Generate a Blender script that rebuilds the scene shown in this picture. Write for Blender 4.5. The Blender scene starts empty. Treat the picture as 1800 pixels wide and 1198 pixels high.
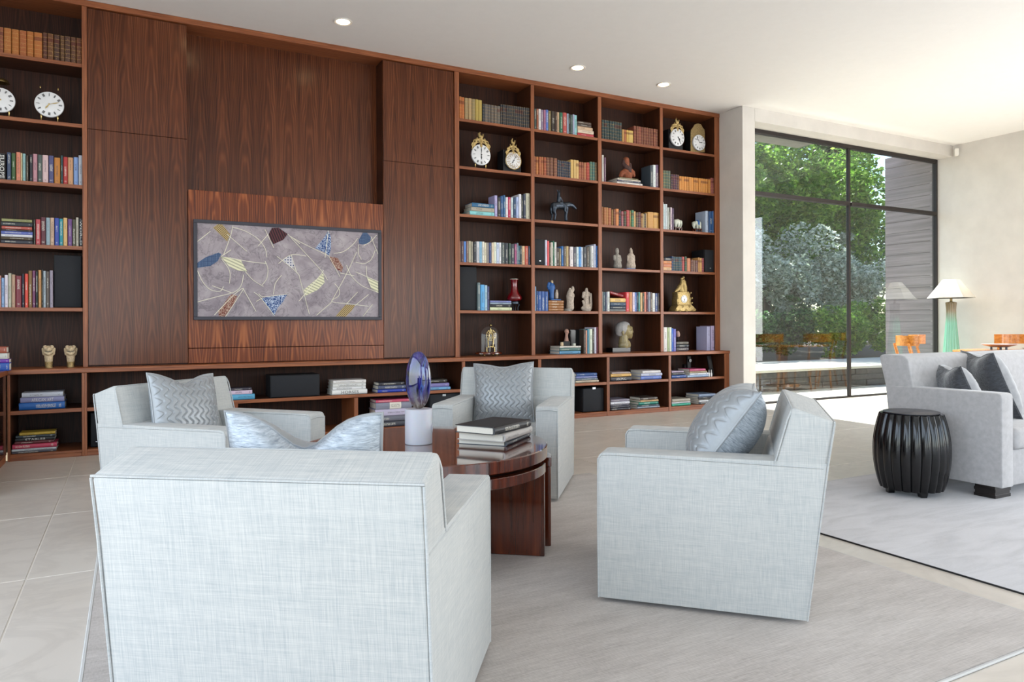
import bpy, bmesh, math, random
from mathutils import Vector, Matrix
from mathutils import noise as mnoise

R = math.radians
scene = bpy.context.scene
COL = scene.collection
rng = random.Random(7)

# ------------------------------------------------------------------ camera
FPX, YAW, ROLL, V0, EYE = 1263.65, 0.4883308, -0.0041328, 571.73, 1.10
_f = Vector((math.sin(YAW), math.cos(YAW), 0))
_r = Vector((math.cos(YAW), -math.sin(YAW), 0))
_u = Vector((0, 0, 1))
_r2 = math.cos(ROLL) * _r + math.sin(ROLL) * _u
_u2 = -math.sin(ROLL) * _r + math.cos(ROLL) * _u
cam_d = bpy.data.cameras.new('camera')
cam_d.sensor_width = 36.0
cam_d.sensor_fit = 'HORIZONTAL'
cam_d.lens = FPX / 1800 * 36
cam_d.shift_y = -(599 - V0) / 1800
cam_d.clip_end = 200
cam = bpy.data.objects.new('camera', cam_d)
COL.objects.link(cam)
m = Matrix.Identity(4)
for i in range(3):
    m[i][0], m[i][1], m[i][2] = _r2[i], _u2[i], -_f[i]
m[2][3] = EYE
cam.matrix_world = m
scene.camera = cam

# ------------------------------------------------------------------ sky, sun, window daylight, exposure
SUN_EL, SUN_AZX = 52, 0.08
world = bpy.data.worlds.new('world')
scene.world = world
world.use_nodes = True
wn = world.node_tree.nodes
wn.clear()
wo = wn.new('ShaderNodeOutputWorld')
wb = wn.new('ShaderNodeBackground')
ws = wn.new('ShaderNodeTexSky')
ws.sky_type = 'NISHITA'
ws.sun_disc = False
ws.sun_elevation = R(SUN_EL)
ws.sun_rotation = R(3)
wb.inputs['Strength'].default_value = 0.30
world.node_tree.links.new(ws.outputs[0], wb.inputs[0])
world.node_tree.links.new(wb.outputs[0], wo.inputs[0])

sun_d = bpy.data.lights.new('sun', 'SUN')
sun_d.energy = 13.0
sun_d.angle = R(0.6)
sun_d.color = (1.0, 0.98, 0.95)
sun = bpy.data.objects.new('sun', sun_d)
COL.objects.link(sun)
sun.rotation_euler = Vector((-SUN_AZX, -1, -math.tan(R(SUN_EL)))).to_track_quat('-Z', 'Y').to_euler()
sun.location = (9, 20, 20)


def window_light(name, loc, direction, sx, sy, power, color):
    d = bpy.data.lights.new(name, 'AREA')
    d.shape = 'RECTANGLE'
    d.size, d.size_y = sx, sy
    d.energy = power
    d.color = color
    o = bpy.data.objects.new(name, d)
    COL.objects.link(o)
    o.location = loc
    o.rotation_euler = Vector(direction).to_track_quat('-Z', 'Y').to_euler()
    return o


# daylight of the glazed walls behind and left of the camera, set in their openings
def glazing(name, loc, direction, sx, sy, radiance, color):
    return window_light(name, loc, direction, sx, sy, radiance * math.pi * sx * sy, color)


glazing('daylight_rear_a', (-0.8, -7.52, 1.75), (0, 1, 0), 4.4, 3.2, 2.0, (0.80, 0.90, 1.0))
glazing('daylight_rear_b', (6.8, -7.52, 1.75), (0, 1, 0), 6.0, 3.2, 2.4, (0.84, 0.92, 1.0))
glazing('daylight_left', (-3.18, -0.4, 1.75), (1, 0, 0), 9.2, 3.2, 2.3, (0.84, 0.92, 1.0))
glazing('added_fill_right', (11.70, -0.5, 1.75), (-1, 0, 0), 8.0, 3.2, 4.6, (0.97, 0.98, 1.0))  # fill lamp added on the right to brighten the ceiling and sofa

vs = scene.view_settings
scene.display_settings.display_device = 'sRGB'
vs.view_transform = 'Standard'
vs.look = 'None'
vs.exposure = 0.36
vs.gamma = 1.0
vs.use_curve_mapping = False
try:
    scene.cycles.use_denoising = True
    scene.cycles.max_bounces = 10
    scene.cycles.diffuse_bounces = 5
    scene.cycles.transparent_max_bounces = 12
    scene.cycles.sample_clamp_indirect = 6
    scene.cycles.caustics_reflective = False
    scene.cycles.caustics_refractive = False
except Exception:
    pass


# ------------------------------------------------------------------ measuring helpers (photo pixel -> point on a real plane of the room)
def ray(u, v):
    return _f + _r2 * ((u - 900) / FPX) + _u2 * ((V0 - v) / FPX)


def on_y(u, v, y):
    d = ray(u, v)
    return Vector((0, 0, EYE)) + d * (y / d.y)


def on_z(u, v, z):
    d = ray(u, v)
    return Vector((0, 0, EYE)) + d * ((z - EYE) / d.z)


# ------------------------------------------------------------------ object helpers
def tag(o, label=None, cat=None, group=None, kind=None):
    if label: o['label'] = label
    if cat: o['category'] = cat
    if group: o['group'] = group
    if kind: o['kind'] = kind
    return o


def empty(name, loc=(0, 0, 0), rz=0.0, label=None, cat=None, group=None, kind=None):
    o = bpy.data.objects.new(name, None)
    COL.objects.link(o)
    o.location = loc
    o.rotation_euler = (0, 0, rz)
    o.empty_display_size = 0.05
    return tag(o, label, cat, group, kind)


def link(name, me, parent=None, mat=None, world=False):
    o = bpy.data.objects.new(name, me)
    COL.objects.link(o)
    if mat is not None and len(me.materials) == 0:
        me.materials.append(mat)
    if parent is not None:
        o.parent = parent
        if world:
            o.location = -Vector(parent.location)
    return o


class MB:
    """collects geometry for ONE mesh"""
    def __init__(self):
        self.v = []
        self.f = []

    def add(self, vs, fs):
        b = len(self.v)
        self.v += [tuple(p) for p in vs]
        self.f += [tuple(i + b for i in q) for q in fs]
        return self

    def box(self, x0, x1, y0, y1, z0, z1):
        vs = [(x, y, z) for z in (z0, z1) for y in (y0, y1) for x in (x0, x1)]
        return self.add(vs, [(0, 2, 3, 1), (4, 5, 7, 6), (0, 1, 5, 4), (2, 6, 7, 3), (0, 4, 6, 2), (1, 3, 7, 5)])

    def prism(self, poly, a0, a1, axis='x'):
        """poly of 2-D points extruded along axis; 'x': (y,z)  'y': (x,z)  'z': (x,y)"""
        n = len(poly)
        def p(q, a):
            return {'x': (a, q[0], q[1]), 'y': (q[0], a, q[1]), 'z': (q[0], q[1], a)}[axis]
        vs = [p(q, a0) for q in poly] + [p(q, a1) for q in poly]
        fs = [tuple(range(n))[::-1], tuple(range(n, 2 * n))]
        fs += [(i, (i + 1) % n, n + (i + 1) % n, n + i) for i in range(n)]
        return self.add(vs, fs)

    def tube(self, pts, r, n=6, closed=False, cap=True):
        pts = [Vector(p) for p in pts]
        rs = r if isinstance(r, (list, tuple)) else [r] * len(pts)
        N = len(pts)
        vs = []
        up = Vector((0, 0, 1))
        prev = None
        for i, p in enumerate(pts):
            if closed:
                t = pts[(i + 1) % N] - pts[i - 1]
            else:
                t = pts[min(i + 1, N - 1)] - pts[max(i - 1, 0)]
            t.normalize()
            a = prev if prev is not None else (up if abs(t.z) < 0.95 else Vector((1, 0, 0)))
            e1 = a - t * a.dot(t)
            if e1.length < 1e-5:
                e1 = Vector((1, 0, 0)) - t * t.x
            e1.normalize()
            prev = e1
            e2 = t.cross(e1)
            for k in range(n):
                c = 2 * math.pi * k / n
                vs.append(p + (e1 * math.cos(c) + e2 * math.sin(c)) * rs[i])
        fs = []
        for i in range(N if closed else N - 1):
            j = (i + 1) % N
            for k in range(n):
                l = (k + 1) % n
                fs.append((i * n + k, i * n + l, j * n + l, j * n + k))
        if cap and not closed:
            fs.append(tuple(range(n))[::-1])
            fs.append(tuple(range((N - 1) * n, N * n)))
        return self.add(vs, fs)

    def lathe(self, prof, n=32, c=(0, 0, 0), axis='z', sx=1.0, sy=1.0):
        """profile of (r, h) turned round an axis through c"""
        vs, fs, rings = [], [], []
        for (r_, h) in prof:
            if r_ < 1e-6:
                rings.append([len(vs)])
                vs.append((0, 0, h))
            else:
                rings.append(list(range(len(vs), len(vs) + n)))
                for k in range(n):
                    a = 2 * math.pi * k / n
                    vs.append((r_ * math.cos(a) * sx, r_ * math.sin(a) * sy, h))
        for A, B in zip(rings, rings[1:]):
            if len(A) == 1 and len(B) == 1:
                continue
            for k in range(n):
                l = (k + 1) % n
                if len(A) == 1:
                    fs.append((A[0], B[l], B[k]))
                elif len(B) == 1:
                    fs.append((A[k], A[l], B[0]))
                else:
                    fs.append((A[k], A[l], B[l], B[k]))
        if len(rings[0]) > 1: fs.append(tuple(rings[0])[::-1])
        if len(rings[-1]) > 1: fs.append(tuple(rings[-1]))
        if axis == 'y':
            vs = [(x, -z, y) for x, y, z in vs]
        elif axis == 'x':
            vs = [(z, x, y) for x, y, z in vs]
        return self.add([(x + c[0], y + c[1], z + c[2]) for x, y, z in vs], fs)

    def ball(self, c, rx, ry=None, rz=None, n=12, m=8):
        ry = rx if ry is None else ry
        rz = rx if rz is None else rz
        b = len(self.v)
        prof = [(math.sin(math.pi * i / m), -math.cos(math.pi * i / m)) for i in range(m + 1)]
        prof[0] = (0, -1); prof[-1] = (0, 1)
        self.lathe(prof, n)
        for i in range(b, len(self.v)):
            x, y, z = self.v[i]
            self.v[i] = (c[0] + x * rx, c[1] + y * ry, c[2] + z * rz)
        return self

    def torus(self, c, R_, r_, n=24, k=6, axis='y', a0=0, a1=360):
        pts = []
        closed = abs(a1 - a0) >= 360
        N = n if closed else n + 1
        for i in range(N):
            a = R(a0 + (a1 - a0) * i / n)
            p = {'y': (math.cos(a), 0, math.sin(a)), 'z': (math.cos(a), math.sin(a), 0), 'x': (0, math.cos(a), math.sin(a))}[axis]
            pts.append(Vector(c) + Vector(p) * R_)
        return self.tube(pts, r_, k, closed=closed)

    def mesh(self, name, bevel=0, seg=2, smooth=None, fixn=True, bangle=30):
        bm = bmesh.new()
        vs = [bm.verts.new(p) for p in self.v]
        for q in self.f:
            try:
                bm.faces.new([vs[i] for i in q])
            except ValueError:
                pass
        if fixn:
            bmesh.ops.recalc_face_normals(bm, faces=bm.faces)
        if bevel:
            es = [e for e in bm.edges if len(e.link_faces) == 2 and e.calc_face_angle(0) > R(bangle)]
            bmesh.ops.bevel(bm, geom=es, offset=bevel, segments=seg, profile=0.5, affect='EDGES', clamp_overlap=True)
        me = bpy.data.meshes.new(name)
        bm.to_mesh(me)
        bm.free()
        if smooth is not None:
            me.polygons.foreach_set('use_smooth', [True] * len(me.polygons))
            try:
                me.set_sharp_from_angle(angle=R(smooth))
            except Exception:
                pass
        return me

    def build(self, name, mat, parent=None, world=False, **k):
        return link(name, self.mesh(name, **k), parent, mat, world)


def copy_tree(o, parent=None):
    c = o.copy()
    COL.objects.link(c)
    if parent is not None:
        c.parent = parent
        c.matrix_parent_inverse = o.matrix_parent_inverse.copy()
    for ch in list(o.children):
        copy_tree(ch, c)
    return c


def evaluated_mesh(o, name):
    bpy.context.view_layer.update()
    dg = bpy.context.evaluated_depsgraph_get()
    me = bpy.data.meshes.new_from_object(o.evaluated_get(dg))
    me.name = name
    return me


def blob_mesh(name, chains, voxel, sm=2):
    """one continuous skin over chains of spheres [(x,y,z,r[,ry]),...]"""
    mb = MB()
    for ch in chains:
        for i, a in enumerate(ch):
            if i == 0:
                mb.ball(a[:3], a[3], n=12, m=8)
                continue
            b = ch[i - 1]
            d = (Vector(a[:3]) - Vector(b[:3])).length
            k = max(1, int(d / max(0.35 * min(a[3], b[3]), 1e-4)))
            k = min(k, 14)
            for j in range(1, k + 1):
                t = j / k
                mb.ball([b[q] + (a[q] - b[q]) * t for q in range(3)], b[3] + (a[3] - b[3]) * t, n=12, m=8)
    me = mb.mesh('tmp')
    o = bpy.data.objects.new('tmp', me)
    COL.objects.link(o)
    md = o.modifiers.new('r', 'REMESH')
    md.mode = 'VOXEL'
    md.voxel_size = voxel
    sd = o.modifiers.new('s', 'SMOOTH')
    sd.factor = 0.5
    sd.iterations = sm
    out = evaluated_mesh(o, name)
    bpy.data.objects.remove(o)
    bpy.data.meshes.remove(me)
    out.polygons.foreach_set('use_smooth', [True] * len(out.polygons))
    return out


def text_mesh(s):
    cu = bpy.data.curves.new('t', 'FONT')
    cu.body = s
    cu.resolution_u = 2
    o = bpy.data.objects.new('t', cu)
    COL.objects.link(o)
    me = evaluated_mesh(o, 'title')
    bpy.data.objects.remove(o)
    xs = [v.co.x for v in me.vertices]; ys = [v.co.y for v in me.vertices]
    x0, x1, y0, y1 = min(xs), max(xs), min(ys), max(ys)
    for v in me.vertices:
        v.co = ((v.co.x - x0) / (x1 - x0), (v.co.y - y0) / (y1 - y0), 0)
    return me, (x1 - x0) / (y1 - y0)


# ------------------------------------------------------------------ materials
def hexlin(h):
    h = h.lstrip('#')
    c = [int(h[i:i + 2], 16) / 255 for i in (0, 2, 4)]
    return tuple((x / 12.92 if x <= 0.04045 else ((x + 0.055) / 1.055) ** 2.4) for x in c) + (1.0,)


class NT:
    def __init__(self, name):
        self.m = bpy.data.materials.new(name)
        self.m.use_nodes = True
        self.t = self.m.node_tree
        self.t.nodes.clear()
        self.out = self.n('ShaderNodeOutputMaterial')

    def n(self, typ, **k):
        nd = self.t.nodes.new(typ)
        for a, b in k.items():
            setattr(nd, a, b)
        return nd

    def l(self, a, b):
        self.t.links.new(a, b)

    def s(self, sock, val):
        if hasattr(val, 'is_output'):
            self.l(val, sock)
        else:
            sock.default_value = val

    def math(self, op, a, b=None, c=None, clamp=False):
        nd = self.n('ShaderNodeMath', operation=op, use_clamp=clamp)
        self.s(nd.inputs[0], a)
        if b is not None: self.s(nd.inputs[1], b)
        if c is not None: self.s(nd.inputs[2], c)
        return nd.outputs[0]

    def xyz(self, v):
        nd = self.n('ShaderNodeSeparateXYZ')
        self.l(v, nd.inputs[0])
        return nd.outputs

    def comb(self, x=0.0, y=0.0, z=0.0):
        nd = self.n('ShaderNodeCombineXYZ')
        for i, q in enumerate((x, y, z)):
            self.s(nd.inputs[i], q)
        return nd.outputs[0]

    def scale(self, v, sx, sy, sz):
        nd = self.n('ShaderNodeVectorMath', operation='MULTIPLY')
        self.l(v, nd.inputs[0])
        nd.inputs[1].default_value = (sx, sy, sz)
        return nd.outputs[0]

    def noise(self, v, scale=5, detail=3, rough=0.5, dist=0.0):
        nd = self.n('ShaderNodeTexNoise')
        self.l(v, nd.inputs['Vector'])
        nd.inputs['Scale'].default_value = scale
        nd.inputs['Detail'].default_value = detail
        nd.inputs['Roughness'].default_value = rough
        nd.inputs['Distortion'].default_value = dist
        return nd.outputs['Fac']

    def ramp(self, fac, stops, interp='LINEAR'):
        nd = self.n('ShaderNodeValToRGB')
        nd.color_ramp.interpolation = interp
        el = nd.color_ramp.elements
        while len(el) < len(stops):
            el.new(0.5)
        for e, (p, c) in zip(el, stops):
            e.position = p
            e.color = c if not isinstance(c, str) else hexlin(c)
        self.s(nd.inputs[0], fac)
        return nd.outputs[0]

    def mix(self, fac, a, b, mode='MIX'):
        nd = self.n('ShaderNodeMix', data_type='RGBA', blend_type=mode)
        self.s(nd.inputs[0], fac)
        self.s(nd.inputs[6], hexlin(a) if isinstance(a, str) else a)
        self.s(nd.inputs[7], hexlin(b) if isinstance(b, str) else b)
        return nd.outputs[2]

    def bump(self, h, strength=0.3, dist=0.01):
        nd = self.n('ShaderNodeBump')
        nd.inputs['Strength'].default_value = strength
        nd.inputs['Distance'].default_value = dist
        self.l(h, nd.inputs['Height'])
        return nd.outputs[0]

    def bsdf(self, color, rough=0.5, metal=0.0, normal=None, **k):
        b = self.n('ShaderNodeBsdfPrincipled')
        self.s(b.inputs['Base Color'], hexlin(color) if isinstance(color, str) else color)
        self.s(b.inputs['Roughness'], rough)
        b.inputs['Metallic'].default_value = metal
        if normal is not None: self.l(normal, b.inputs['Normal'])
        for a, v in k.items():
            self.s(b.inputs[a.replace('_', ' ')], v)
        self.l(b.outputs[0], self.out.inputs[0])
        return b

    def pos(self):
        return self.n('ShaderNodeNewGeometry').outputs['Position']

    def obj(self):
        return self.n('ShaderNodeTexCoord').outputs['Object']

    def gen(self):
        return self.n('ShaderNodeTexCoord').outputs['Generated']


def plain(name, color, rough=0.5, metal=0.0, var=0.08, vscale=12, bump=0.0, **k):
    t = NT(name)
    nz = t.noise(t.obj(), vscale, 4, 0.6)
    c = hexlin(color)
    lo = tuple(x * (1 - var) for x in c[:3]) + (1,)
    hi = tuple(min(1, x * (1 + var)) for x in c[:3]) + (1,)
    col = t.ramp(nz, [(0.3, lo), (0.7, hi)])
    nr = t.bump(nz, bump, 0.01) if bump else None
    t.bsdf(col, rough, metal, nr, **k)
    return t.m


def veneer(name, dark, mid, light, leaf=0.22, freq=3.0, rough=0.22, strength=1.0, coat=0.0, zoff=0.0, spec=0.5):
    """book-matched crown-cut rosewood veneer, leaves side by side along x"""
    t = NT(name)
    p = t.xyz(t.pos())
    xs = t.math('ADD', p[0], 0.033)
    half = leaf / 2
    xp = t.math('PINGPONG', xs, half)
    leafid = t.math('FLOOR', t.math('DIVIDE', xs, leaf * 3))
    z = t.math('ADD', p[2], zoff)
    wob = t.noise(t.comb(t.math('MULTIPLY', xp, 4.0), t.math('MULTIPLY', leafid, 3.7), t.math('MULTIPLY', z, 0.8)), 2.0, 2, 0.5)
    q = t.math('MULTIPLY', t.math('POWER', t.math('DIVIDE', xp, half), 1.5), 2.2)
    v = t.math('ADD', t.math('ADD', t.math('MULTIPLY', z, 1.0), q), t.math('MULTIPLY', wob, 2.0))
    st = t.math('MULTIPLY', t.math('ADD', t.math('SINE', t.math('MULTIPLY', v, 2 * math.pi * freq)), 1.0), 0.5)
    st = t.math('POWER', st, 1.6)
    fib = t.noise(t.scale(t.pos(), 230, 230, 4), 1.0, 3, 0.6)
    fib2 = t.noise(t.scale(t.pos(), 60, 60, 1.2), 1.0, 3, 0.6)
    broad = t.noise(t.comb(t.math('MULTIPLY', xp, 14.0), leafid, t.math('MULTIPLY', z, 0.4)), 1.6, 2, 0.5)
    f = t.math('ADD', t.math('ADD', t.math('MULTIPLY', st, 0.17 * strength), t.math('MULTIPLY', fib2, 0.22)), t.math('ADD', t.math('MULTIPLY', fib, 0.26), t.math('MULTIPLY', broad, 0.34)))
    col = t.ramp(f, [(0.30, dark), (0.50, mid), (0.72, light)])
    b = t.bsdf(col, rough, 0.0)
    b.inputs['Specular IOR Level'].default_value = spec
    if coat:
        b.inputs['Coat Weight'].default_value = coat
        b.inputs['Coat Roughness'].default_value = 0.05
    return t.m


def straight_wood(name, dark, light, rough=0.35, axis='z', coat=0.0, scale=1.0):
    t = NT(name)
    s = {'z': (90, 90, 3), 'x': (3, 90, 90), 'y': (90, 3, 90)}[axis]
    n1 = t.noise(t.scale(t.pos(), *[q * scale for q in s]), 1.0, 4, 0.6, 0.3)
    col = t.ramp(n1, [(0.3, dark), (0.7, light)])
    b = t.bsdf(col, rough)
    if coat:
        b.inputs['Coat Weight'].default_value = coat
        b.inputs['Coat Roughness'].default_value = 0.03
    return t.m


def linen(name, lo, hi, rough=0.9, fine=520):
    t = NT(name)
    o = t.obj()
    h = t.noise(t.scale(o, 14, 14, fine), 1.0, 2, 0.6)
    nx = t.math('GREATER_THAN', t.math('ABSOLUTE', t.xyz(t.n('ShaderNodeTexCoord').outputs['Normal'])[0]), 0.6)
    va = t.noise(t.scale(o, fine, 3, 14), 1.0, 2, 0.6)
    vb = t.noise(t.scale(o, 3, fine, 14), 1.0, 2, 0.6)
    v = t.math('ADD', va, t.math('MULTIPLY', nx, t.math('SUBTRACT', vb, va)))
    h2 = t.noise(t.scale(o, 4, 4, 70), 1.0, 2, 0.6)
    big = t.noise(o, 4, 2, 0.5)
    f = t.math('ADD', t.math('ADD', t.math('MULTIPLY', h, 0.36), t.math('MULTIPLY', v, 0.46)), t.math('ADD', t.math('MULTIPLY', h2, 0.12), t.math('MULTIPLY', big, 0.08)))
    col = t.ramp(f, [(0.36, lo), (0.64, hi)])
    t.bsdf(col, rough, 0.0, t.bump(f, 0.15, 0.002), Sheen_Weight=0.1)
    return t.m


def emitter(name, color, strength):
    t = NT(name)
    e = t.n('ShaderNodeEmission')
    e.inputs[0].default_value = hexlin(color)
    e.inputs[1].default_value = strength
    t.l(e.outputs[0], t.out.inputs[0])
    return t.m


def pane_glass(name, tint=(0.93, 0.97, 0.95, 1), ior=1.62):
    t = NT(name)
    tr = t.n('ShaderNodeBsdfTransparent')
    tr.inputs[0].default_value = tint
    gl = t.n('ShaderNodeBsdfGlossy')
    gl.inputs['Roughness'].default_value = 0.0
    fr = t.n('ShaderNodeFresnel')
    fr.inputs[0].default_value = ior
    bf = t.n('ShaderNodeNewGeometry').outputs['Backfacing']
    fac = t.math('MULTIPLY', fr.outputs[0], t.math('SUBTRACT', 1.0, bf))
    mx = t.n('ShaderNodeMixShader')
    t.l(fac, mx.inputs[0]); t.l(tr.outputs[0], mx.inputs[1]); t.l(gl.outputs[0], mx.inputs[2])
    t.l(mx.outputs[0], t.out.inputs[0])
    return t.m


M = {}
M['panel'] = veneer('rosewood_panel', '#381a0c', '#60331c', '#855132', leaf=0.21, rough=0.24, freq=2.0, strength=0.7, spec=0.36)
M['panel_warm'] = veneer('rosewood_panel_warm', '#441c0b', '#783a1a', '#aa6336', leaf=0.25, rough=0.26, freq=2.0, strength=1.0, zoff=0.4, spec=0.36)
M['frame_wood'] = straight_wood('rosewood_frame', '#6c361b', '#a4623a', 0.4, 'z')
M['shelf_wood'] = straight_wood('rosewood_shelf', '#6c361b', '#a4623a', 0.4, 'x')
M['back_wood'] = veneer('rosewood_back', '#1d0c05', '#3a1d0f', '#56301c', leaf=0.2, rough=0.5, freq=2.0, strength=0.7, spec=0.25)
M['board_wood'] = straight_wood('rosewood_board_shaded', '#2e160b', '#552e19', 0.42, 'z')  # rosewood darkened to paint the light falloff inside the shelves
M['board_wood_shaded_x'] = straight_wood('rosewood_board_flat_shaded', '#2e160b', '#552e19', 0.42, 'x')  # same painted shade for the flat boards
M['table_wood'] = veneer('lacquered_rosewood', '#34120a', '#60260f', '#884228', leaf=0.3, rough=0.12, freq=1.2, strength=0.5, coat=1.0)
M['table_top'] = straight_wood('lacquered_rosewood_top', '#54200f', '#8a4a30', 0.10, 'y', coat=1.0, scale=0.35)
M['linen'] = linen('pale_linen', '#a4a8a9', '#c6c5c1')
M['piping'] = linen('linen_piping', '#a2a7a9', '#c4c4c2')
M['sofa'] = plain('grey_chenille', '#b3b1b2', 0.95, var=0.10, vscale=30, Sheen_Weight=0.4)
M['silk'] = plain('silver_silk', '#94979a', 0.36, var=0.06, vscale=30, Sheen_Weight=0.25, Metallic=0.22)
t_ = NT('crushed_silk')
_n = t_.noise(t_.scale(t_.obj(), 40, 40, 240), 1, 3, 0.6, 0.5)
t_.bsdf(t_.ramp(_n, [(0.3, '#87909a'), (0.7, '#c2c9d0')]), 0.36, 0.25, t_.bump(_n, 0.5, 0.006))
M['crushed_silk'] = t_.m
t_ = NT('charcoal_velvet')
_n = t_.noise(t_.scale(t_.obj(), 10, 10, 26), 3, 4, 0.6, 1.0)
t_.bsdf(t_.ramp(_n, [(0.3, '#191b21'), (0.78, '#4e525a')]), 0.6, 0.0, t_.bump(_n, 0.5, 0.01), Sheen_Weight=0.8)
M['velvet'] = t_.m
M['velvet_light'] = plain('silver_velvet', '#8f9093', 0.7, var=0.15, vscale=18, Sheen_Weight=0.6)
M['plaster'] = plain('warm_plaster', '#d3cec7', 0.85, var=0.05, vscale=3)
M['ceiling'] = plain('ceiling_white', '#f1efeb', 0.9, var=0.01)
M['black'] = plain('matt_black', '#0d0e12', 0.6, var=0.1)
M['black_gloss'] = plain('gloss_black', '#0b0b0d', 0.12, var=0.05)
M['speaker'] = plain('speaker_cloth', '#15171d', 0.75, var=0.1, vscale=200)
M['silver'] = plain('silver_badge', '#c9ccd0', 0.25, 0.9)
M['bronze_frame'] = plain('window_bronze', '#2b2422', 0.45, 0.3)
M['gilt'] = plain('gilt_bronze', '#b39a66', 0.42, 0.7, var=0.4, vscale=70, bump=0.4)
M['gilt_dull'] = plain('embossed_brass', '#a48c60', 0.45, 0.8, var=0.4, vscale=90, bump=0.6)
M['brass'] = plain('brass', '#bfa66e', 0.25, 0.95)
M['enamel'] = plain('white_enamel', '#e6e6e6', 0.2, var=0.01)
M['ink'] = plain('black_ink', '#1c1c22', 0.5)
M['bronze'] = plain('dark_bronze', '#454d58', 0.38, 0.7, var=0.3, vscale=40)
M['stone_pale'] = plain('carved_pale_stone', '#b9aa9c', 0.8, var=0.3, vscale=60, bump=0.4)
M['stone_grey'] = plain('weathered_grey_wood', '#9a948c', 0.8, var=0.35, vscale=70, bump=0.5)
M['terracotta'] = plain('painted_terracotta', '#8a4c30', 0.7, var=0.35, vscale=30, bump=0.2)
M['soapstone'] = plain('polished_soapstone', '#9a8c66', 0.28, var=0.3, vscale=14)
M['cap_stone'] = plain('rough_pale_stone', '#a7a4a2', 0.7, var=0.12, vscale=30)
M['pages'] = plain('book_pages', '#e2dccf', 0.85, var=0.12, vscale=60)
M['white_print'] = plain('white_print', '#e8e6e0', 0.7, var=0.02)
M['dark_print'] = plain('dark_print', '#3a3836', 0.7, var=0.02)
M['flambe'] = plain('oxblood_glaze', '#6e0a14', 0.08, var=0.3, vscale=8, Coat_Weight=1.0)
M['porcelain'] = plain('glazed_porcelain', '#c8cbbd', 0.25, var=0.12, vscale=30)
M['blue_paint'] = plain('blue_glaze', '#2f5f9e', 0.4, var=0.2, vscale=30)
M['ivory'] = plain('carved_ivory', '#cbb592', 0.55, var=0.3, vscale=60, bump=0.4)


# books: the cover takes the object's own colour
def book_material(name, leather):
    t = NT(name)
    oi = t.n('ShaderNodeObjectInfo')
    g = t.gen()
    s = t.xyz(g)
    rnd = oi.outputs['Random']
    base = oi.outputs['Color']
    wear = t.noise(t.obj(), 9, 4, 0.6)
    col = t.mix(t.math('MULTIPLY', wear, 0.35), base, t.mix(0.55, base, (0.02, 0.015, 0.01, 1)))
    spine = t.math('LESS_THAN', s[1], 0.10)
    bw = t.n('ShaderNodeRGBToBW')
    t.l(base, bw.inputs[0])
    if leather:
        # gilt rules on the raised bands and a darker title label
        zz = t.math('MULTIPLY', s[2], 6.0)
        fr = t.math('FRACT', zz)
        rule = t.math('GREATER_THAN', t.math('ABSOLUTE', t.math('SUBTRACT', fr, 0.5)), 0.455)
        dots = t.math('GREATER_THAN', t.noise(t.comb(t.math('MULTIPLY', s[0], 5.0), t.math('MULTIPLY', rnd, 50.0), t.math('MULTIPLY', s[2], 26.0)), 1.0, 1, 0.5), 0.66)
        gold = t.math('MULTIPLY', spine, t.math('MAXIMUM', rule, t.math('MULTIPLY', dots, 0.7)))
        col = t.mix(t.math('MULTIPLY', gold, 0.55), col, '#c9a158')
        lab = t.math('MULTIPLY', t.math('GREATER_THAN', s[2], 0.67), t.math('LESS_THAN', s[2], 0.83))
        lab = t.math('MULTIPLY', t.math('MULTIPLY', lab, spine), t.math('GREATER_THAN', rnd, 0.6))
        col = t.mix(t.math('MULTIPLY', lab, 0.6), col, '#5a1e14')
        t.bsdf(col, 0.45, 0.0, t.bump(wear, 0.15, 0.004))
    else:
        # a printed title running down the spine
        letters = t.noise(t.comb(t.math('MULTIPLY', s[0], 7.0), t.math('MULTIPLY', rnd, 80.0), t.math('MULTIPLY', s[2], 75.0)), 1.0, 2, 0.7)
        mask = t.math('GREATER_THAN', letters, 0.5)
        inx = t.math('LESS_THAN', t.math('ABSOLUTE', t.math('SUBTRACT', s[0], 0.5)), t.math('ADD', 0.10, t.math('MULTIPLY', t.math('FRACT', t.math('MULTIPLY', rnd, 7.3)), 0.2)))
        top = t.math('ADD', 0.62, t.math('MULTIPLY', t.math('FRACT', t.math('MULTIPLY', rnd, 13.7)), 0.32))
        inz = t.math('MULTIPLY', t.math('LESS_THAN', s[2], top), t.math('GREATER_THAN', s[2], t.math('SUBTRACT', top, t.math('ADD', 0.18, t.math('MULTIPLY', t.math('FRACT', t.math('MULTIPLY', rnd, 5.1)), 0.42)))))
        pub = t.math('MULTIPLY', t.math('LESS_THAN', s[2], 0.13), t.math('GREATER_THAN', s[2], 0.08))
        prt = t.math('MULTIPLY', t.math('MULTIPLY', t.math('MULTIPLY', t.math('MULTIPLY', mask, oi.outputs['Alpha']), inx), t.math('MAXIMUM', inz, pub)), spine)
        inkc = t.mix(t.math('GREATER_THAN', bw.outputs[0], 0.25), '#dedacb', '#33333a')
        col = t.mix(t.math('MULTIPLY', prt, 0.62), col, inkc)
        t.bsdf(col, 0.42)
    return t.m


M['book'] = book_material('printed_book_jacket', False)
M['leather'] = book_material('gilt_leather_binding', True)

# ================================================================== the room
ZC = 3.965                      # ceiling
YB, YU, YBACK = 7.14, 7.307, 7.66   # base front, upper front, bookcase back
XR, XL, XW, YREAR = 7.09, -3.2, 11.72, -7.55
YCOL, YG = 6.89, 7.17           # column / header face, glazing

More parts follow.
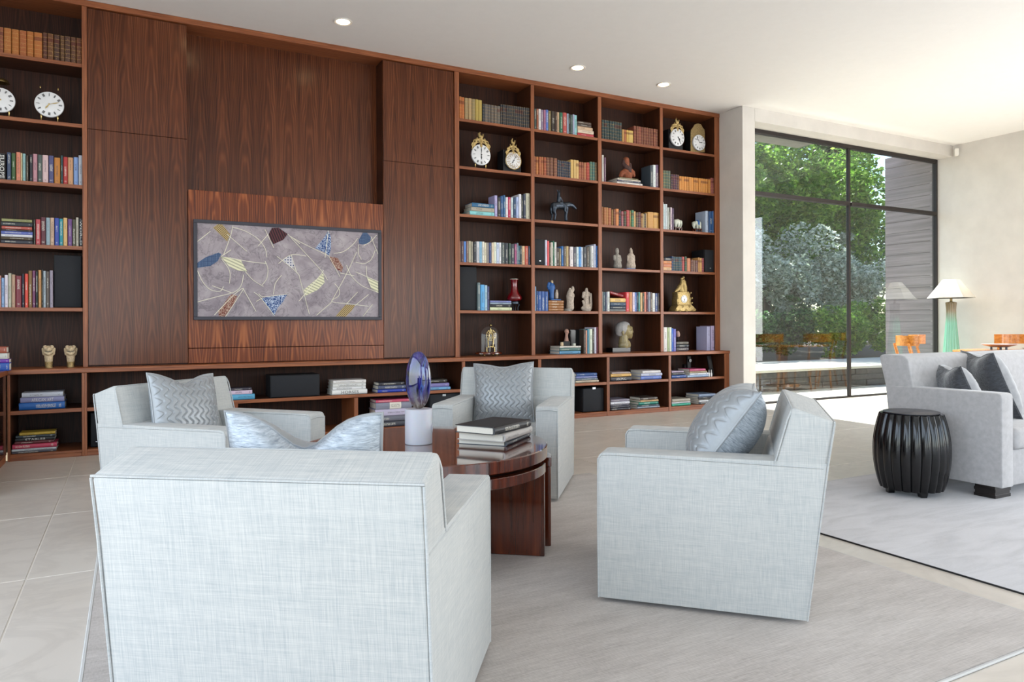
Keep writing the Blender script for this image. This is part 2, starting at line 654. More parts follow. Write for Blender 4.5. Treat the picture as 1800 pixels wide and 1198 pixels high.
# limestone floor of single tiles
t_ = NT('limestone')
_o = t_.obj()
_p = t_.pos()
_v = t_.noise(t_.scale(_p, 1, 1.6, 1), 1.3, 6, 0.62, 1.6)
_v2 = t_.noise(_p, 0.7, 4, 0.55, 0.8)
_vein = t_.math('SUBTRACT', 1.0, t_.math('MULTIPLY', t_.math('ABSOLUTE', t_.math('SUBTRACT', _v, 0.5)), 14.0), clamp=True)
_c = t_.ramp(_v2, [(0.25, '#d2c9be'), (0.75, '#e3dcd3')])
_c = t_.mix(t_.math('MULTIPLY', _vein, 0.16), _c, '#958c84')
t_.bsdf(_c, 0.30)
M['tile'] = t_.m
M['grout'] = plain('pale_grout', '#ddd6cc', 0.8, var=0.03)
floor = MB().box(XL, XW, YREAR, YG + 0.02, -0.10, -0.0025).build('floor', M['grout'])
tag(floor, kind='structure')
TS, gx, gy = 1.222, -0.406, 3.77
tile_me = None
tcache = {}
for i in range(-4, 12):
    for j in range(-10, 4):
        x0, x1 = max(gx + i * TS, XL), min(gx + (i + 1) * TS, XW)
        y0, y1 = max(gy + j * TS, YREAR), min(gy + (j + 1) * TS, YG + 0.02)
        if x1 - x0 < 0.05 or y1 - y0 < 0.05:
            continue
        k = (round(x1 - x0, 3), round(y1 - y0, 3))
        if k not in tcache:
            g = 0.003
            tcache[k] = MB().box(g, k[0] - g, g, k[1] - g, -0.03, 0).mesh('tile', bevel=0.0015, seg=1)
        o = link('tile', tcache[k], floor, M['tile'])
        o.location = (x0, y0, 0)

ceiling = MB().box(XL - 0.2, XW + 0.2, YREAR - 0.2, YBACK + 0.1, ZC, ZC + 0.25).build('ceiling', M['ceiling'])
tag(ceiling, kind='structure')


def struct(name, mb, mat, **k):
    o = mb.build(name, mat, **k)
    tag(o, kind='structure')
    return o


struct('wall_right', MB().box(XW, XW + 0.25, YREAR, -4.5, 0, ZC).box(XW, XW + 0.25, 3.5, YG + 0.1, 0, ZC).box(XW, XW + 0.25, -4.5, 3.5, 3.4, ZC), M['plaster'])  # open middle stretch invented to hold the added right-hand fill lamp
struct('wall_back', MB().box(XL, XR + 0.05, YBACK + 0.02, YBACK + 0.2, 0, ZC), M['plaster'])
struct('wall_column', MB().box(XR, 7.315, YCOL, YBACK + 0.1, 0, ZC), M['plaster'], bevel=0.004, seg=1)
struct('wall_header', MB().box(7.315, XW, YCOL, YG + 0.06, 3.79, ZC), M['plaster'])
struct('wall_return', MB().box(XL, -1.46, 7.0, YBACK + 0.1, 0, ZC), M['plaster'])
# rear and left walls with their glazed openings
rear = MB()
rear.box(XL, -3.0, YREAR - 0.2, YREAR, 0, ZC).box(1.4, 3.8, YREAR - 0.2, YREAR, 0, ZC).box(9.8, XW, YREAR - 0.2, YREAR, 0, ZC)
rear.box(-3.0, 1.4, YREAR - 0.2, YREAR, 3.4, ZC).box(3.8, 9.8, YREAR - 0.2, YREAR, 3.4, ZC)
struct('wall_rear', rear, M['plaster'])
left = MB()
left.box(XL - 0.2, XL, YREAR, -5.0, 0, ZC).box(XL - 0.2, XL, 4.2, 7.1, 0, ZC).box(XL - 0.2, XL, -5.0, 4.2, 3.4, ZC)
struct('wall_left', left, M['plaster'])


# ------------------------------------------------------------------ the large window
win = empty('window_1', (7.315, YG, 0), kind='structure')
XM = 9.55
ZM = 2.905
fw = 0.03
def wbox(name, x0, x1, y0, y1, z0, z1, mat, bevel=0.004):
    return MB().box(x0, x1, y0, y1, z0, z1).build(name, mat, win, world=True, bevel=bevel, seg=1)
wbox('window_frame', 7.315, XW, YG - 0.03, YG + 0.05, 3.735, 3.79, M['bronze_frame'])
wbox('window_frame', 7.315, XW, YG - 0.03, YG + 0.05, 0.0, 0.022, M['bronze_frame'])
wbox('window_frame', 7.315, 7.315 + fw, YG - 0.03, YG + 0.05, 0.022, 3.735, M['bronze_frame'])
wbox('window_frame', XW - 0.03, XW, YG - 0.03, YG + 0.05, 0.022, 3.735, M['bronze_frame'])
wbox('mullion', XM - 0.022, XM + 0.022, YG - 0.02, YG + 0.03, 0.022, 3.735, M['bronze_frame'])
wbox('transom', 7.345, XM - 0.022, YG - 0.04, YG + 0.05, ZM - 0.027, ZM + 0.027, M['bronze_frame'])
wbox('transom', XM + 0.022, XW - 0.03, YG - 0.04, YG + 0.05, ZM - 0.027, ZM + 0.027, M['bronze_frame'])
M['glass'] = pane_glass('window_glass', ior=1.8)
for (x0, x1, z0, z1) in ((7.345, XM - 0.022, 0.022, ZM - 0.027), (XM + 0.022, XW - 0.03, 0.022, ZM - 0.027), (7.345, XM - 0.022, ZM + 0.027, 3.735), (XM + 0.022, XW - 0.03, ZM + 0.027, 3.735)):
    wbox('pane', x0, x1, YG, YG + 0.012, z0, z1, M['glass'], bevel=0)

# ================================================================== book wall
ZS = [3.403, 2.874, 2.342, 1.807, 1.270]   # tops of the upper shelves
ZL = 0.7525                                 # ledge top
SH = 0.032
BAYS = [(3.230, 4.143), (4.189, 5.092), (5.143, 6.062), (6.109, 7.003)]
LB = (-1.35, -0.364)


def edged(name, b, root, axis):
    """a board darkened to paint inner shade, with a paler solid edging strip on its front"""
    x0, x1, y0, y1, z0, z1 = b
    bd, st_ = (M['board_wood'], M['frame_wood']) if axis == 'z' else (M['board_wood_shaded_x'], M['shelf_wood'])
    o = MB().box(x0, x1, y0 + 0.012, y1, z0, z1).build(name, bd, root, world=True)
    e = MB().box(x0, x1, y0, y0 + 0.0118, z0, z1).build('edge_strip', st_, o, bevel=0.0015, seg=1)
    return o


def bookcase(name, ups, bays, label, group=None):
    root = empty(name, (ups[0][0], YU, ZL), 0, label, 'bookcase', group)
    for (a, b) in ups:
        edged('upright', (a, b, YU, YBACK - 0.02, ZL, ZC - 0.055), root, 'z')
    for (a, b) in bays:
        for z in ZS:
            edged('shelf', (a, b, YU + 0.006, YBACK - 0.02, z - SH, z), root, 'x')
        MB().box(a, b, YBACK - 0.02, YBACK, ZL, ZC - 0.055).build('back_panel', M['back_wood'], root, world=True)
    return root


bookcase('bookcase', [(3.175, 3.230), (4.143, 4.189), (5.092, 5.143), (6.062, 6.109), (7.003, 7.088)], BAYS,
         'tall dark rosewood bookcase of four bays between painting and grey plaster column')
bookcase('bookcase', [(-1.385, -1.35), (-0.364, -0.326)], [LB], 'single tall rosewood bookcase bay at the far left of the wall')
trim = MB().box(-1.385, 7.088, YU - 0.006, YBACK, ZC - 0.055, ZC - 0.002).build('trim_1', M['shelf_wood'], bevel=0.002, seg=1)
tag(trim, kind='structure')

# flat cabinet doors either side of the painting, alcove and painting panel
YP = YU + 0.018
zs1 = on_y(155, 226, YP).z


def tall_cabinet(x0, x1, label):
    r = empty('tall_cabinet', (x0, YP, ZL), 0, label, 'cabinet')
    MB().box(x0, x1, YP + 0.03, YBACK, ZL, ZC - 0.055).build('carcass', M['back_wood'], r, world=True)
    MB().box(x0 + 0.002, x1 - 0.002, YP, YP + 0.024, ZL + 0.012, zs1 - 0.002).build('door', M['panel'], r, world=True, bevel=0.001, seg=1)
    MB().box(x0 + 0.002, x1 - 0.002, YP, YP + 0.024, zs1 + 0.002, ZC - 0.062).build('door', M['panel'], r, world=True, bevel=0.001, seg=1)
    return r


XP0, XP1 = 0.476, 2.362
tall_cabinet(-0.326, XP0, 'flat rosewood cabinet doors between painting and the leftmost book bay')
tall_cabinet(XP1, 3.175, 'flat rosewood cabinet doors between painting and the four book bays')
zp1 = on_y(331, 332.7, YP).z
zp0 = on_y(331, 612, YP).z
pc = empty('panel_cabinet', (XP0, YP, ZL), 0, 'warm rosewood panel carrying the painting below the deep alcove', 'cabinet')
MB().box(XP0 + 0.004, XP1 - 0.002, YP, YP + 0.26, zp0 + 0.003, zp1).build('front_panel', M['panel_warm'], pc, world=True, bevel=0.001, seg=1)
MB().box(XP0 + 0.004, XP1 - 0.002, YP + 0.004, YP + 0.24, ZL + 0.006, zp0 - 0.003).build('drawer_front', M['panel_warm'], pc, world=True, bevel=0.001, seg=1)
MB().box(XP0 + 0.002, XP1, YP + 0.23, YBACK, ZL, ZC - 0.055).build('alcove_back', M['panel'], pc, world=True)

# base cabinets under a continuous ledge
ledge = MB().box(-1.45, 7.09, YB - 0.012, YBACK, ZL - 0.04, ZL).build('ledge', M['shelf_wood'], bevel=0.003, seg=1)
tag(ledge, 'long rosewood ledge running on top of the low cabinets', 'ledge')
ZBS, ZBB = 0.412, 0.055
DIV = [-0.891, -0.3475, 3.1965, 4.153, 5.111, 6.0685, 7.05]
BW = 0.019
blabels = ['low open rosewood cabinet under the leftmost book bay', 'long low open rosewood cabinet under the painting',
           'low open rosewood cabinet behind the armchair facing the camera', 'low open rosewood cabinet with a loudspeaker, third from the column',
           'low open rosewood cabinet with two book stacks, second from the column', 'low open rosewood cabinet at the grey column end']
for i, lab in enumerate(blabels):
    x0, x1 = DIV[i], DIV[i + 1]
    r = empty('base_cabinet', (x0, YB, 0), 0, lab, 'cabinet')
    a, b = x0 + BW, x1 - BW
    k = dict(world=True, bevel=0.002, seg=1)
    MB().box(a, b, YB + 0.004, YBACK, ZBB - 0.02, ZBB).build('bottom_board', M['shelf_wood'], r, **k)
    MB().box(a, b, YB + 0.004, YB + 0.03, 0, ZBB - 0.0202).build('plinth', M['shelf_wood'], r, **k)
    MB().box(a, b, YBACK - 0.02, YBACK, ZBB, ZL - 0.042).build('back_panel', M['back_wood'], r, world=True)
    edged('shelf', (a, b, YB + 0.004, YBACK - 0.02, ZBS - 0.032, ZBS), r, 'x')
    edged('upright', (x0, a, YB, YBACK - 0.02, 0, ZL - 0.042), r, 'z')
    if i < 5:
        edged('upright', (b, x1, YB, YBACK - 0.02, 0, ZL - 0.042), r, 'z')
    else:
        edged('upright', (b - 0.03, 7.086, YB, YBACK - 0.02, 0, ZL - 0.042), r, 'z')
    if i == 1:
        MB().box(1.992, 2.031, YB + 0.002, YBACK - 0.02, ZBB, ZBS - 0.033).build('divider', M['frame_wood'], r, **k)
        MB().box(0.85, 0.889, YB + 0.002, YBACK - 0.02, ZBB, ZBS - 0.033).build('divider', M['frame_wood'], r, **k)
# low return cabinet at the left edge
r = empty('return_cabinet', (-1.2, 6.4, 0), 0, 'glossy low rosewood cabinet returning along the left edge of the room', 'cabinet')
M['gloss_panel'] = straight_wood('gloss_rosewood', '#1a0b08', '#3c2018', 0.08, 'z')
MB().box(-1.45, -0.895, 5.6, YB - 0.016, 0.06, ZL - 0.042).build('body', M['gloss_panel'], r, world=True, bevel=0.002, seg=1)
MB().box(-1.45, -0.885, 5.6, YB - 0.016, ZL - 0.04, ZL).build('top', M['shelf_wood'], r, world=True, bevel=0.002, seg=1)
MB().box(-1.45, -0.9, 5.6, YB - 0.016, 0, 0.058).build('plinth', M['shelf_wood'], r, world=True, bevel=0.002, seg=1)

# ------------------------------------------------------------------ recessed ceiling lights
M['lamp_glow'] = emitter('downlight_glow', '#ffd9a4', 12)
M['trim_white'] = plain('trim_white', '#e8e4dc', 0.5, var=0.01)
lights = [(0.55, 'recessed ceiling light above the left cabinet doors'), (1.78, 'recessed ceiling light above the painting alcove'),
          (4.41, 'recessed ceiling light above the second book bay'), (5.63, 'recessed ceiling light nearest the grey column')]
for x, lab in lights:
    r = empty('ceiling_light', (x, 6.715, ZC), 0, lab, 'light', 'ceiling downlights')
    MB().lathe([(0.062, -0.001), (0.086, -0.001), (0.088, -0.006), (0.080, -0.010), (0.064, -0.004)], 28).build('trim_ring', M['trim_white'], r, smooth=40)
    MB().lathe([(0, -0.0045), (0.0635, -0.0045), (0.0635, -0.0005), (0, -0.0005)], 28).build('lens', M['lamp_glow'], r)
    d = bpy.data.lights.new('downlight', 'SPOT')
    d.energy = 12; d.spot_size = R(95); d.spot_blend = 0.8; d.color = (1, 0.82, 0.6); d.shadow_soft_size = 0.05
    lo = bpy.data.objects.new('downlight_lamp', d)
    COL.objects.link(lo)
    lo.parent = r
    lo.location = (0, 0, -0.02)

# ------------------------------------------------------------------ motion sensor in the corner
r = empty('motion_sensor', (11.66, 6.80, 3.83), R(40), 'small white motion sensor high in the corner beside the window', 'sensor')
MB().box(-0.035, 0.035, -0.03, 0.03, -0.055, 0.06).build('housing', M['trim_white'], r, bevel=0.012, seg=2)
MB().box(-0.026, 0.026, -0.034, -0.029, -0.045, 0.005).build('lens', M['enamel'], r, bevel=0.002, seg=1)

# ------------------------------------------------------------------ rugs
t_ = NT('woven_wool')
_p = t_.pos()
_a = t_.noise(t_.scale(_p, 10, 170, 1), 1.0, 3, 0.65)
_b = t_.noise(t_.scale(_p, 2.0, 9, 1), 1.0, 3, 0.6)
_w = t_.noise(t_.scale(_p, 160, 40, 1), 1.0, 2, 0.6)
_f3 = t_.math('ADD', t_.math('ADD', t_.math('MULTIPLY', _a, 0.42), t_.math('MULTIPLY', _b, 0.34)), t_.math('MULTIPLY', _w, 0.24))
t_.bsdf(t_.ramp(_f3, [(0.34, '#9c938c'), (0.66, '#cac2bc')]), 0.95, 0.0, t_.bump(_f3, 0.35, 0.004), Sheen_Weight=0.2)
M['rug_wool'] = t_.m
t_ = NT('silk_rug')
_p = t_.pos()
_a = t_.noise(t_.scale(_p, 1.5, 6, 1), 1.6, 5, 0.62, 0.8)
_w = t_.noise(t_.scale(_p, 60, 220, 1), 1.0, 2, 0.6)
_f4 = t_.math('ADD', t_.math('MULTIPLY', _a, 0.8), t_.math('MULTIPLY', _w, 0.2))
t_.bsdf(t_.ramp(_f4, [(0.30, '#a3a1a3'), (0.52, '#bcbabd'), (0.75, '#cac8cb')]), 0.7, 0.0, t_.bump(_f4, 0.2, 0.003), Sheen_Weight=0.4)
M['rug_silk'] = t_.m
M['binding'] = plain('rug_binding', '#c9c8c6', 0.9, var=0.03)
r = empty('area_rug', (1.42, 2.88, 0), 0, 'beige woven rug under the four armchairs', 'rug')
rx0, rx1, ry0, ry1 = -0.145, 3.0, 1.32, 4.43
MB().box(rx0 + 0.013, rx1 - 0.013, ry0 + 0.013, ry1 - 0.013, 0, 0.011).build('pile', M['rug_wool'], r, world=True)
for (a, b, c, d) in ((rx0, rx1, ry0, ry0 + 0.013), (rx0, rx1, ry1 - 0.013, ry1), (rx0, rx0 + 0.013, ry0 + 0.013, ry1 - 0.013), (rx1 - 0.013, rx1, ry0 + 0.013, ry1 - 0.013)):
    MB().box(a, b, c, d, 0, 0.009).build('binding', M['binding'], r, world=True, bevel=0.003, seg=1)
r = empty('area_rug', (5.5, 1.5, 0), 0, 'silvery grey silk rug under the sofa and black stool', 'rug')
MB().box(3.195, 8.2, -1.5, 3.40, 0, 0.008).build('pile', M['rug_silk'], r, world=True, bevel=0.002, seg=1)
MB().box(3.192, 3.1945, -1.5, 3.40, 0, 0.0075).build('binding', M['black'], r, world=True)


# ================================================================== armchairs
CW, ZA = 0.81, 0.60
AW = 0.135


def roundpoly(poly, r, seg=3):
    """round the corners of a 2-D polygon; r per corner"""
    out = []
    n = len(poly)
    for i, p in enumerate(poly):
        rr = r[i] if isinstance(r, (list, tuple)) else r
        if rr <= 0:
            out.append(p); continue
        p = Vector(p)
        a = (Vector(poly[i - 1]) - p); b = (Vector(poly[(i + 1) % n]) - p)
        a.normalize(); b.normalize()
        s, e = p + a * rr, p + b * rr
        for k in range(seg + 1):
            t = k / seg
            q = s * (1 - t) ** 2 + p * 2 * t * (1 - t) + e * t * t
            out.append((q.x, q.y))
    return out


def make_armchair():
    """origin: floor under the middle of the front edge, facing +y"""
    root = empty('armchair', (0, 0, 0))
    z0 = 0.028
    for s in (-1, 1):
        x0, x1 = sorted((s * CW / 2, s * (CW / 2 - AW)))
        poly = roundpoly([(0, z0), (0, ZA), (-0.832, ZA), (-0.764, z0)], [0.01, 0.03, 0.0, 0.0])
        MB().prism(poly, x0, x1, 'x').build('arm', M['linen'], root, bevel=0.012, seg=2, smooth=35)
    # backrest: full width block above the arms
    poly = roundpoly([(-0.655, ZA - 0.012), (-0.715, 0.800), (-0.858, 0.752), (-0.830, ZA - 0.012)], [0.0, 0.018, 0.012, 0.0], 4)
    mb = MB().prism(poly, -CW / 2, CW / 2, 'x')
    back = mb.build('backrest', M['linen'], root, bevel=0.012, seg=3, smooth=40)
    # inner back between the arms
    MB().prism([(-0.56, 0.30), (-0.648, ZA), (-0.74, ZA), (-0.70, 0.30)], -CW / 2 + AW, CW / 2 - AW, 'x').build('inner_back', M['linen'], root, bevel=0.01, seg=2, smooth=35)
    # rear panel, one piece from skirt to top
    MB().prism([(-0.742, z0), (-0.767, z0), (-0.837, ZA), (-0.862, 0.746), (-0.840, 0.748), (-0.81, ZA)], -CW / 2 + 0.006, CW / 2 - 0.006, 'x').build('rear_panel', M['linen'], root, bevel=0.006, seg=2, smooth=35)
    # front rail and seat cushion
    MB().box(-CW / 2 + AW, CW / 2 - AW, -0.70, -0.012, z0, 0.27).build('front_rail', M['linen'], root, bevel=0.01, seg=2, smooth=35)
    MB().box(-CW / 2 + AW + 0.004, CW / 2 - AW - 0.004, -0.60, 0.004, 0.272, 0.43).build('seat_cushion', M['linen'], root, bevel=0.035, seg=4, smooth=50)
    # piping
    h = CW / 2
    pr = 0.0035
    for s in (-1, 1):
        x = s * (h - 0.001)
        pts = [(x, 0.0, z0), (x, 0.002, 0.3), (x, 0.0, ZA - 0.03), (x, -0.012, ZA - 0.012), (x, -0.05, ZA - 0.008), (x, -0.40, ZA - 0.012), (x, -0.82, ZA - 0.018)]
        MB().tube(pts, pr, 6).build('piping', M['piping'], root, smooth=60)
        xi = s * (h - AW + 0.001)
        MB().tube([(xi, -0.001, 0.06), (xi, 0.0, ZA - 0.03), (xi, -0.012, ZA - 0.010), (xi, -0.05, ZA - 0.006), (xi, -0.62, ZA - 0.006)], pr, 6).build('piping', M['piping'], root, smooth=60)
        MB().tube([(s * (h - AW), 0.0005, ZA - 0.028), (s * (h - AW / 2), 0.003, ZA - 0.022), (s * h, 0.0005, ZA - 0.028)], pr, 6).build('piping', M['piping'], root, smooth=60)
        MB().tube([(x, -0.765, z0), (x, -0.837, ZA), (x, -0.859, 0.745)], pr, 6).build('piping', M['piping'], root, smooth=60)
    c = 0.02
    MB().tube([(-h, -0.655, ZA - 0.01), (-h, -0.70, 0.755), (-h + 0.004, -0.711, 0.780), (-h + c, -0.716, 0.7925), (0, -0.717, 0.794), (h - c, -0.716, 0.7925), (h - 0.004, -0.711, 0.780), (h, -0.70, 0.755), (h, -0.655, ZA - 0.01)], pr, 6).build('piping', M['piping'], root, smooth=60)
    MB().tube([(-h, -0.858, 0.749), (h, -0.858, 0.749)], pr, 6).build('piping', M['piping'], root, smooth=60)
    MB().box(-h + 0.06, h - 0.06, -0.69, -0.06, 0.0115, z0 + 0.004).build('swivel_base', M['black'], root)
    return root


CH = [((0.747, 2.427), 54.2, 'pale linen armchair with its back to the camera, nearest of the four'),
      ((0.703, 3.972), -48.2, 'pale linen armchair standing nearest the painting'),
      ((2.012, 4.037), -129.9, 'pale linen armchair facing the camera beyond the round table'),
      ((1.921, 2.627), 133.7, 'pale linen armchair seen side-on beside the open rug edge')]
proto = make_armchair()
chairs = []
for i, (p, ang, lab) in enumerate(CH):
    o = proto if i == 0 else copy_tree(proto)
    o.location = (p[0], p[1], 0)
    o.rotation_euler = (0, 0, R(ang - 90))
    tag(o, lab, 'armchair', 'four linen armchairs round the table')
    chairs.append(o)


# ------------------------------------------------------------------ cushions
def cushion(name, size, thick, mats, quilt, dip, label, cat='cushion', group=None, ear=0.06, n=None, seed=1, fat=1.0):
    root = empty(name, (0, 0, 0), 0, label, cat, group)
    h = size / 2
    ph = seed * 1.7

    def edge(s, t):
        x = s * h * (1 - ear * (1 - t * t))
        z = t * h * (1 - ear * (1 - s * s))
        if t > 0:
            z -= dip * math.exp(-(s / 0.42) ** 2) * t ** 3
        return x, z

    def puff(s, t):
        a = max(0.0, (1 - abs(s) ** 2.6)) * max(0.0, (1 - abs(t) ** 2.6))
        d = thick / 2 * a ** 0.5
        if t > 0:
            d *= 1 - 0.25 * math.exp(-(s / 0.4) ** 2) * t * t
        return d

    for side, nm, mt in ((-1, 'front_panel', mats[0]), (1, 'back_panel', mats[1])):
        N = (150 if quilt and side == -1 else 26)
        mb = MB()
        vs = []
        for j in range(N + 1):
            for i in range(N + 1):
                s, t = -1 + 2 * i / N, -1 + 2 * j / N
                x, z = edge(s, t)
                d = puff(s, t)
                w = 0.0
                if quilt and side == -1:
                    q = abs(math.sin(math.pi * (s * 5.5 + 0.34 * math.sin(t * 6.5 * math.pi))))
                    w = 0.008 * (min(1.0, q * 1.7) ** 0.6 - 0.6) * min(1, (1 - abs(s)) * 22) * min(1, (1 - abs(t)) * 22)
                else:
                    w = 0.004 * mnoise.noise(Vector((s * 4 + ph, t * 9, side))) * min(1, d * 60)
                vs.append((x, side * (d + w), z))
        fs = []
        for j in range(N):
            for i in range(N):
                a = j * (N + 1) + i
                fs.append((a, a + 1, a + N + 2, a + N + 1))
        mb.add(vs, fs)
        mb.build(nm, mt, root, smooth=80)
    pts = []
    K = 14
    for e in range(4):
        for i in range(K):
            q = -1 + 2 * i / K
            s, t = ((q, -1), (1, q), (-q, 1), (-1, -q))[e]
            x, z = edge(s, t)
            pts.append((x, 0, z))
    MB().tube(pts, 0.005, 6, closed=True).build('piping', mats[2], root, smooth=60)
    return root


def place_cushion(c, chair, x, a, z, tilt, yaw=0, roll=0):
    """in chair space: x across, a back from the front edge, z centre height; tilt leans the top backwards"""
    M4 = chair.matrix_basis if False else Matrix.Translation(chair.location) @ Matrix.Rotation(chair.rotation_euler[2], 4, 'Z')
    L = Matrix.Translation((x, -a, z)) @ Matrix.Rotation(R(180 + yaw), 4, 'Z') @ Matrix.Rotation(R(-tilt), 4, 'X') @ Matrix.Rotation(R(roll), 4, 'Y')
    c.matrix_world = M4 @ L


SM = (M['silk'], M['crushed_silk'], M['piping'])
SM = (M['silk'], M['crushed_silk'], M['silk'])
c1 = cushion('cushion', 0.43, 0.17, SM, True, 0.085, 'silver quilted cushion peeping over the nearest armchair back', 'cushion', 'quilted silver cushions', seed=1)
place_cushion(c1, chairs[0], 0.02, 0.600, 0.665, 8, 0)
c2 = cushion('cushion', 0.42, 0.17, SM, True, 0.05, 'silver quilted cushion on the armchair nearest the painting', 'cushion', 'quilted silver cushions', seed=2)
place_cushion(c2, chairs[1], 0.10, 0.545, 0.64, 14, -6, 4)
c3 = cushion('cushion', 0.43, 0.17, SM, True, 0.02, 'silver quilted cushion on the armchair facing the camera', 'cushion', 'quilted silver cushions', seed=3)
place_cushion(c3, chairs[2], 0.06, 0.555, 0.625, 14, 4, -2)
c4 = cushion('cushion', 0.43, 0.25, SM, True, 0.03, 'silver quilted cushion leaning back on the side-on armchair', 'cushion', 'quilted silver cushions', seed=4)
place_cushion(c4, chairs[3], -0.045, 0.475, 0.662, 36, 3, 0)

# ================================================================== round table
TC = (1.29, 3.34)
TR, TZ = 0.60, 0.52
tb = empty('coffee_table', (TC[0], TC[1], 0), 0, 'round lacquered rosewood coffee table between the four armchairs', 'table')
MB().lathe([(0, TZ - 0.058), (TR - 0.004, TZ - 0.058), (TR, TZ - 0.054), (TR, TZ - 0.004), (TR - 0.004, TZ), (0, TZ)], 96).build('table_top', M['table_wood'], tb, smooth=30)
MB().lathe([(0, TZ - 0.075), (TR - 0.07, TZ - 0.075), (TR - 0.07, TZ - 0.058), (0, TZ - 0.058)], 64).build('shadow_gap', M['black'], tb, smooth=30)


def sector(a0, a1, r0, r1, z0, z1, n=18):
    mb = MB()
    vs, fs = [], []
    for i in range(n + 1):
        a = R(a0 + (a1 - a0) * i / n)
        for rr in (r0, r1):
            for z in (z0, z1):
                vs.append((rr * math.cos(a), rr * math.sin(a), z))
    for i in range(n):
        b, c = i * 4, i * 4 + 4
        fs += [(b, c, c + 1, b + 1), (b + 2, b + 3, c + 3, c + 2), (b, b + 2, c + 2, c), (b + 1, c + 1, c + 3, b + 3)]
    fs += [(0, 1, 3, 2), (n * 4, n * 4 + 2, n * 4 + 3, n * 4 + 1)]
    return mb.add(vs, fs)


MB().lathe([(0, 0.0125), (0.05, 0.0125), (0.05, TZ - 0.075), (0, TZ - 0.075)], 24).build('centre_post', M['table_wood'], tb, smooth=40)
nlab = ['nested quarter table with open front under the near side of the round table', 'nested quarter table slightly pulled out at the right of the round table',
        'nested quarter table on the far side of the round table', 'nested quarter table behind the nearest armchair']
for q in range(4):
    a1 = -37.5 + q * 90
    a0 = a1 - 87
    am = R((a0 + a1) / 2)
    out = (0.062, 0.085, 0.06, 0.06)[q]
    rr = 0.555
    nt_ = empty('nesting_table', (TC[0] + out * math.cos(am), TC[1] + out * math.sin(am), 0.0115), 0, nlab[q], 'table', 'quarter tables nested under the round table')
    sector(a0, a1, 0.03, rr, TZ - 0.128, TZ - 0.083).build('table_top', M['table_wood'], nt_, smooth=30, bevel=0.002, seg=1)
    for a, sgn in ((a0, 1), (a1, -1)):
        d = Vector((math.cos(R(a)), math.sin(R(a))))
        e = Vector((-d.y, d.x)) * sgn
        pl = [d * 0.05 + e * 0.001, d * (rr - 0.004) + e * 0.001, d * (rr - 0.004) + e * 0.029, d * 0.05 + e * 0.029]
        MB().prism([(p.x, p.y) for p in pl], 0.0, TZ - 0.1285, 'z').build('leg_panel', M['table_wood'], nt_, bevel=0.003, seg=1)

# glass sculpture on its frosted base
t_ = NT('swirled_art_glass')
_o = t_.obj()
_n = t_.noise(t_.scale(_o, 1.0, 1.0, 0.45), 13, 3, 0.5, 1.2)
_z = t_.xyz(_o)[2]
_c = t_.ramp(_n, [(0.34, '#04040e'), (0.43, '#0c1468'), (0.50, '#2c0c88'), (0.56, '#5a78c0'), (0.60, '#14104a'), (0.70, '#060414')])
_low = t_.math('MULTIPLY', t_.math('SUBTRACT', 0.09, _z), 14.0, clamp=True)
_c2 = t_.ramp(_n, [(0.35, '#c9c4bc'), (0.5, '#6a5446'), (0.62, '#d8d4cc')])
_col = t_.mix(_low, _c, _c2)
_b = t_.bsdf(_col, 0.03, 0.0, Coat_Weight=1.0, IOR=1.5)
_b.inputs['Transmission Weight'].default_value = 0.5
M['art_glass'] = t_.m
M['clear'] = NT('clear_glass').m
_t = M['clear'].node_tree
_gb = _t.nodes.new('ShaderNodeBsdfGlass'); _gb.inputs['IOR'].default_value = 1.45
_t.links.new(_gb.outputs[0], _t.nodes['Material Output'].inputs[0])
sp = on_z(736, 779, TZ)
sc_ = empty('glass_sculpture', (sp.x, sp.y, TZ), 0, 'blue and violet art glass ovoid standing on the round table', 'sculpture')
M['frosted'] = plain('frosted_acrylic', '#b6b7c0', 0.45, var=0.02, Subsurface_Weight=0.3)
MB().lathe([(0, 0), (0.064, 0), (0.067, 0.003), (0.067, 0.168), (0.064, 0.172), (0, 0.172)], 48).build('base_cylinder', M['frosted'], sc_, smooth=40)
dm = MB().lathe([(0.012, 0), (0.022, 0.001), (0.022, 0.004), (0.012, 0.004)], 24, axis='x').build('dimple_ring', M['frosted'], sc_, smooth=40)
dm.location = (0.064 * _r.x + 0.0, 0.064 * _r.y, 0.075); dm.rotation_euler = (0, 0, math.atan2(_r.y, _r.x))
prof = []
for i in range(25):
    a = math.pi * i / 24
    prof.append((0.0635 * math.sin(a) ** 0.92 if 0 < i < 24 else 0, 0.142 - 0.142 * math.cos(a)))
gl = MB().lathe(prof, 40, sy=0.55).build('glass_ovoid', M['art_glass'], sc_, smooth=180)
gl.location = (0, 0, 0.170); gl.rotation_euler = (0, 0, R(-35))


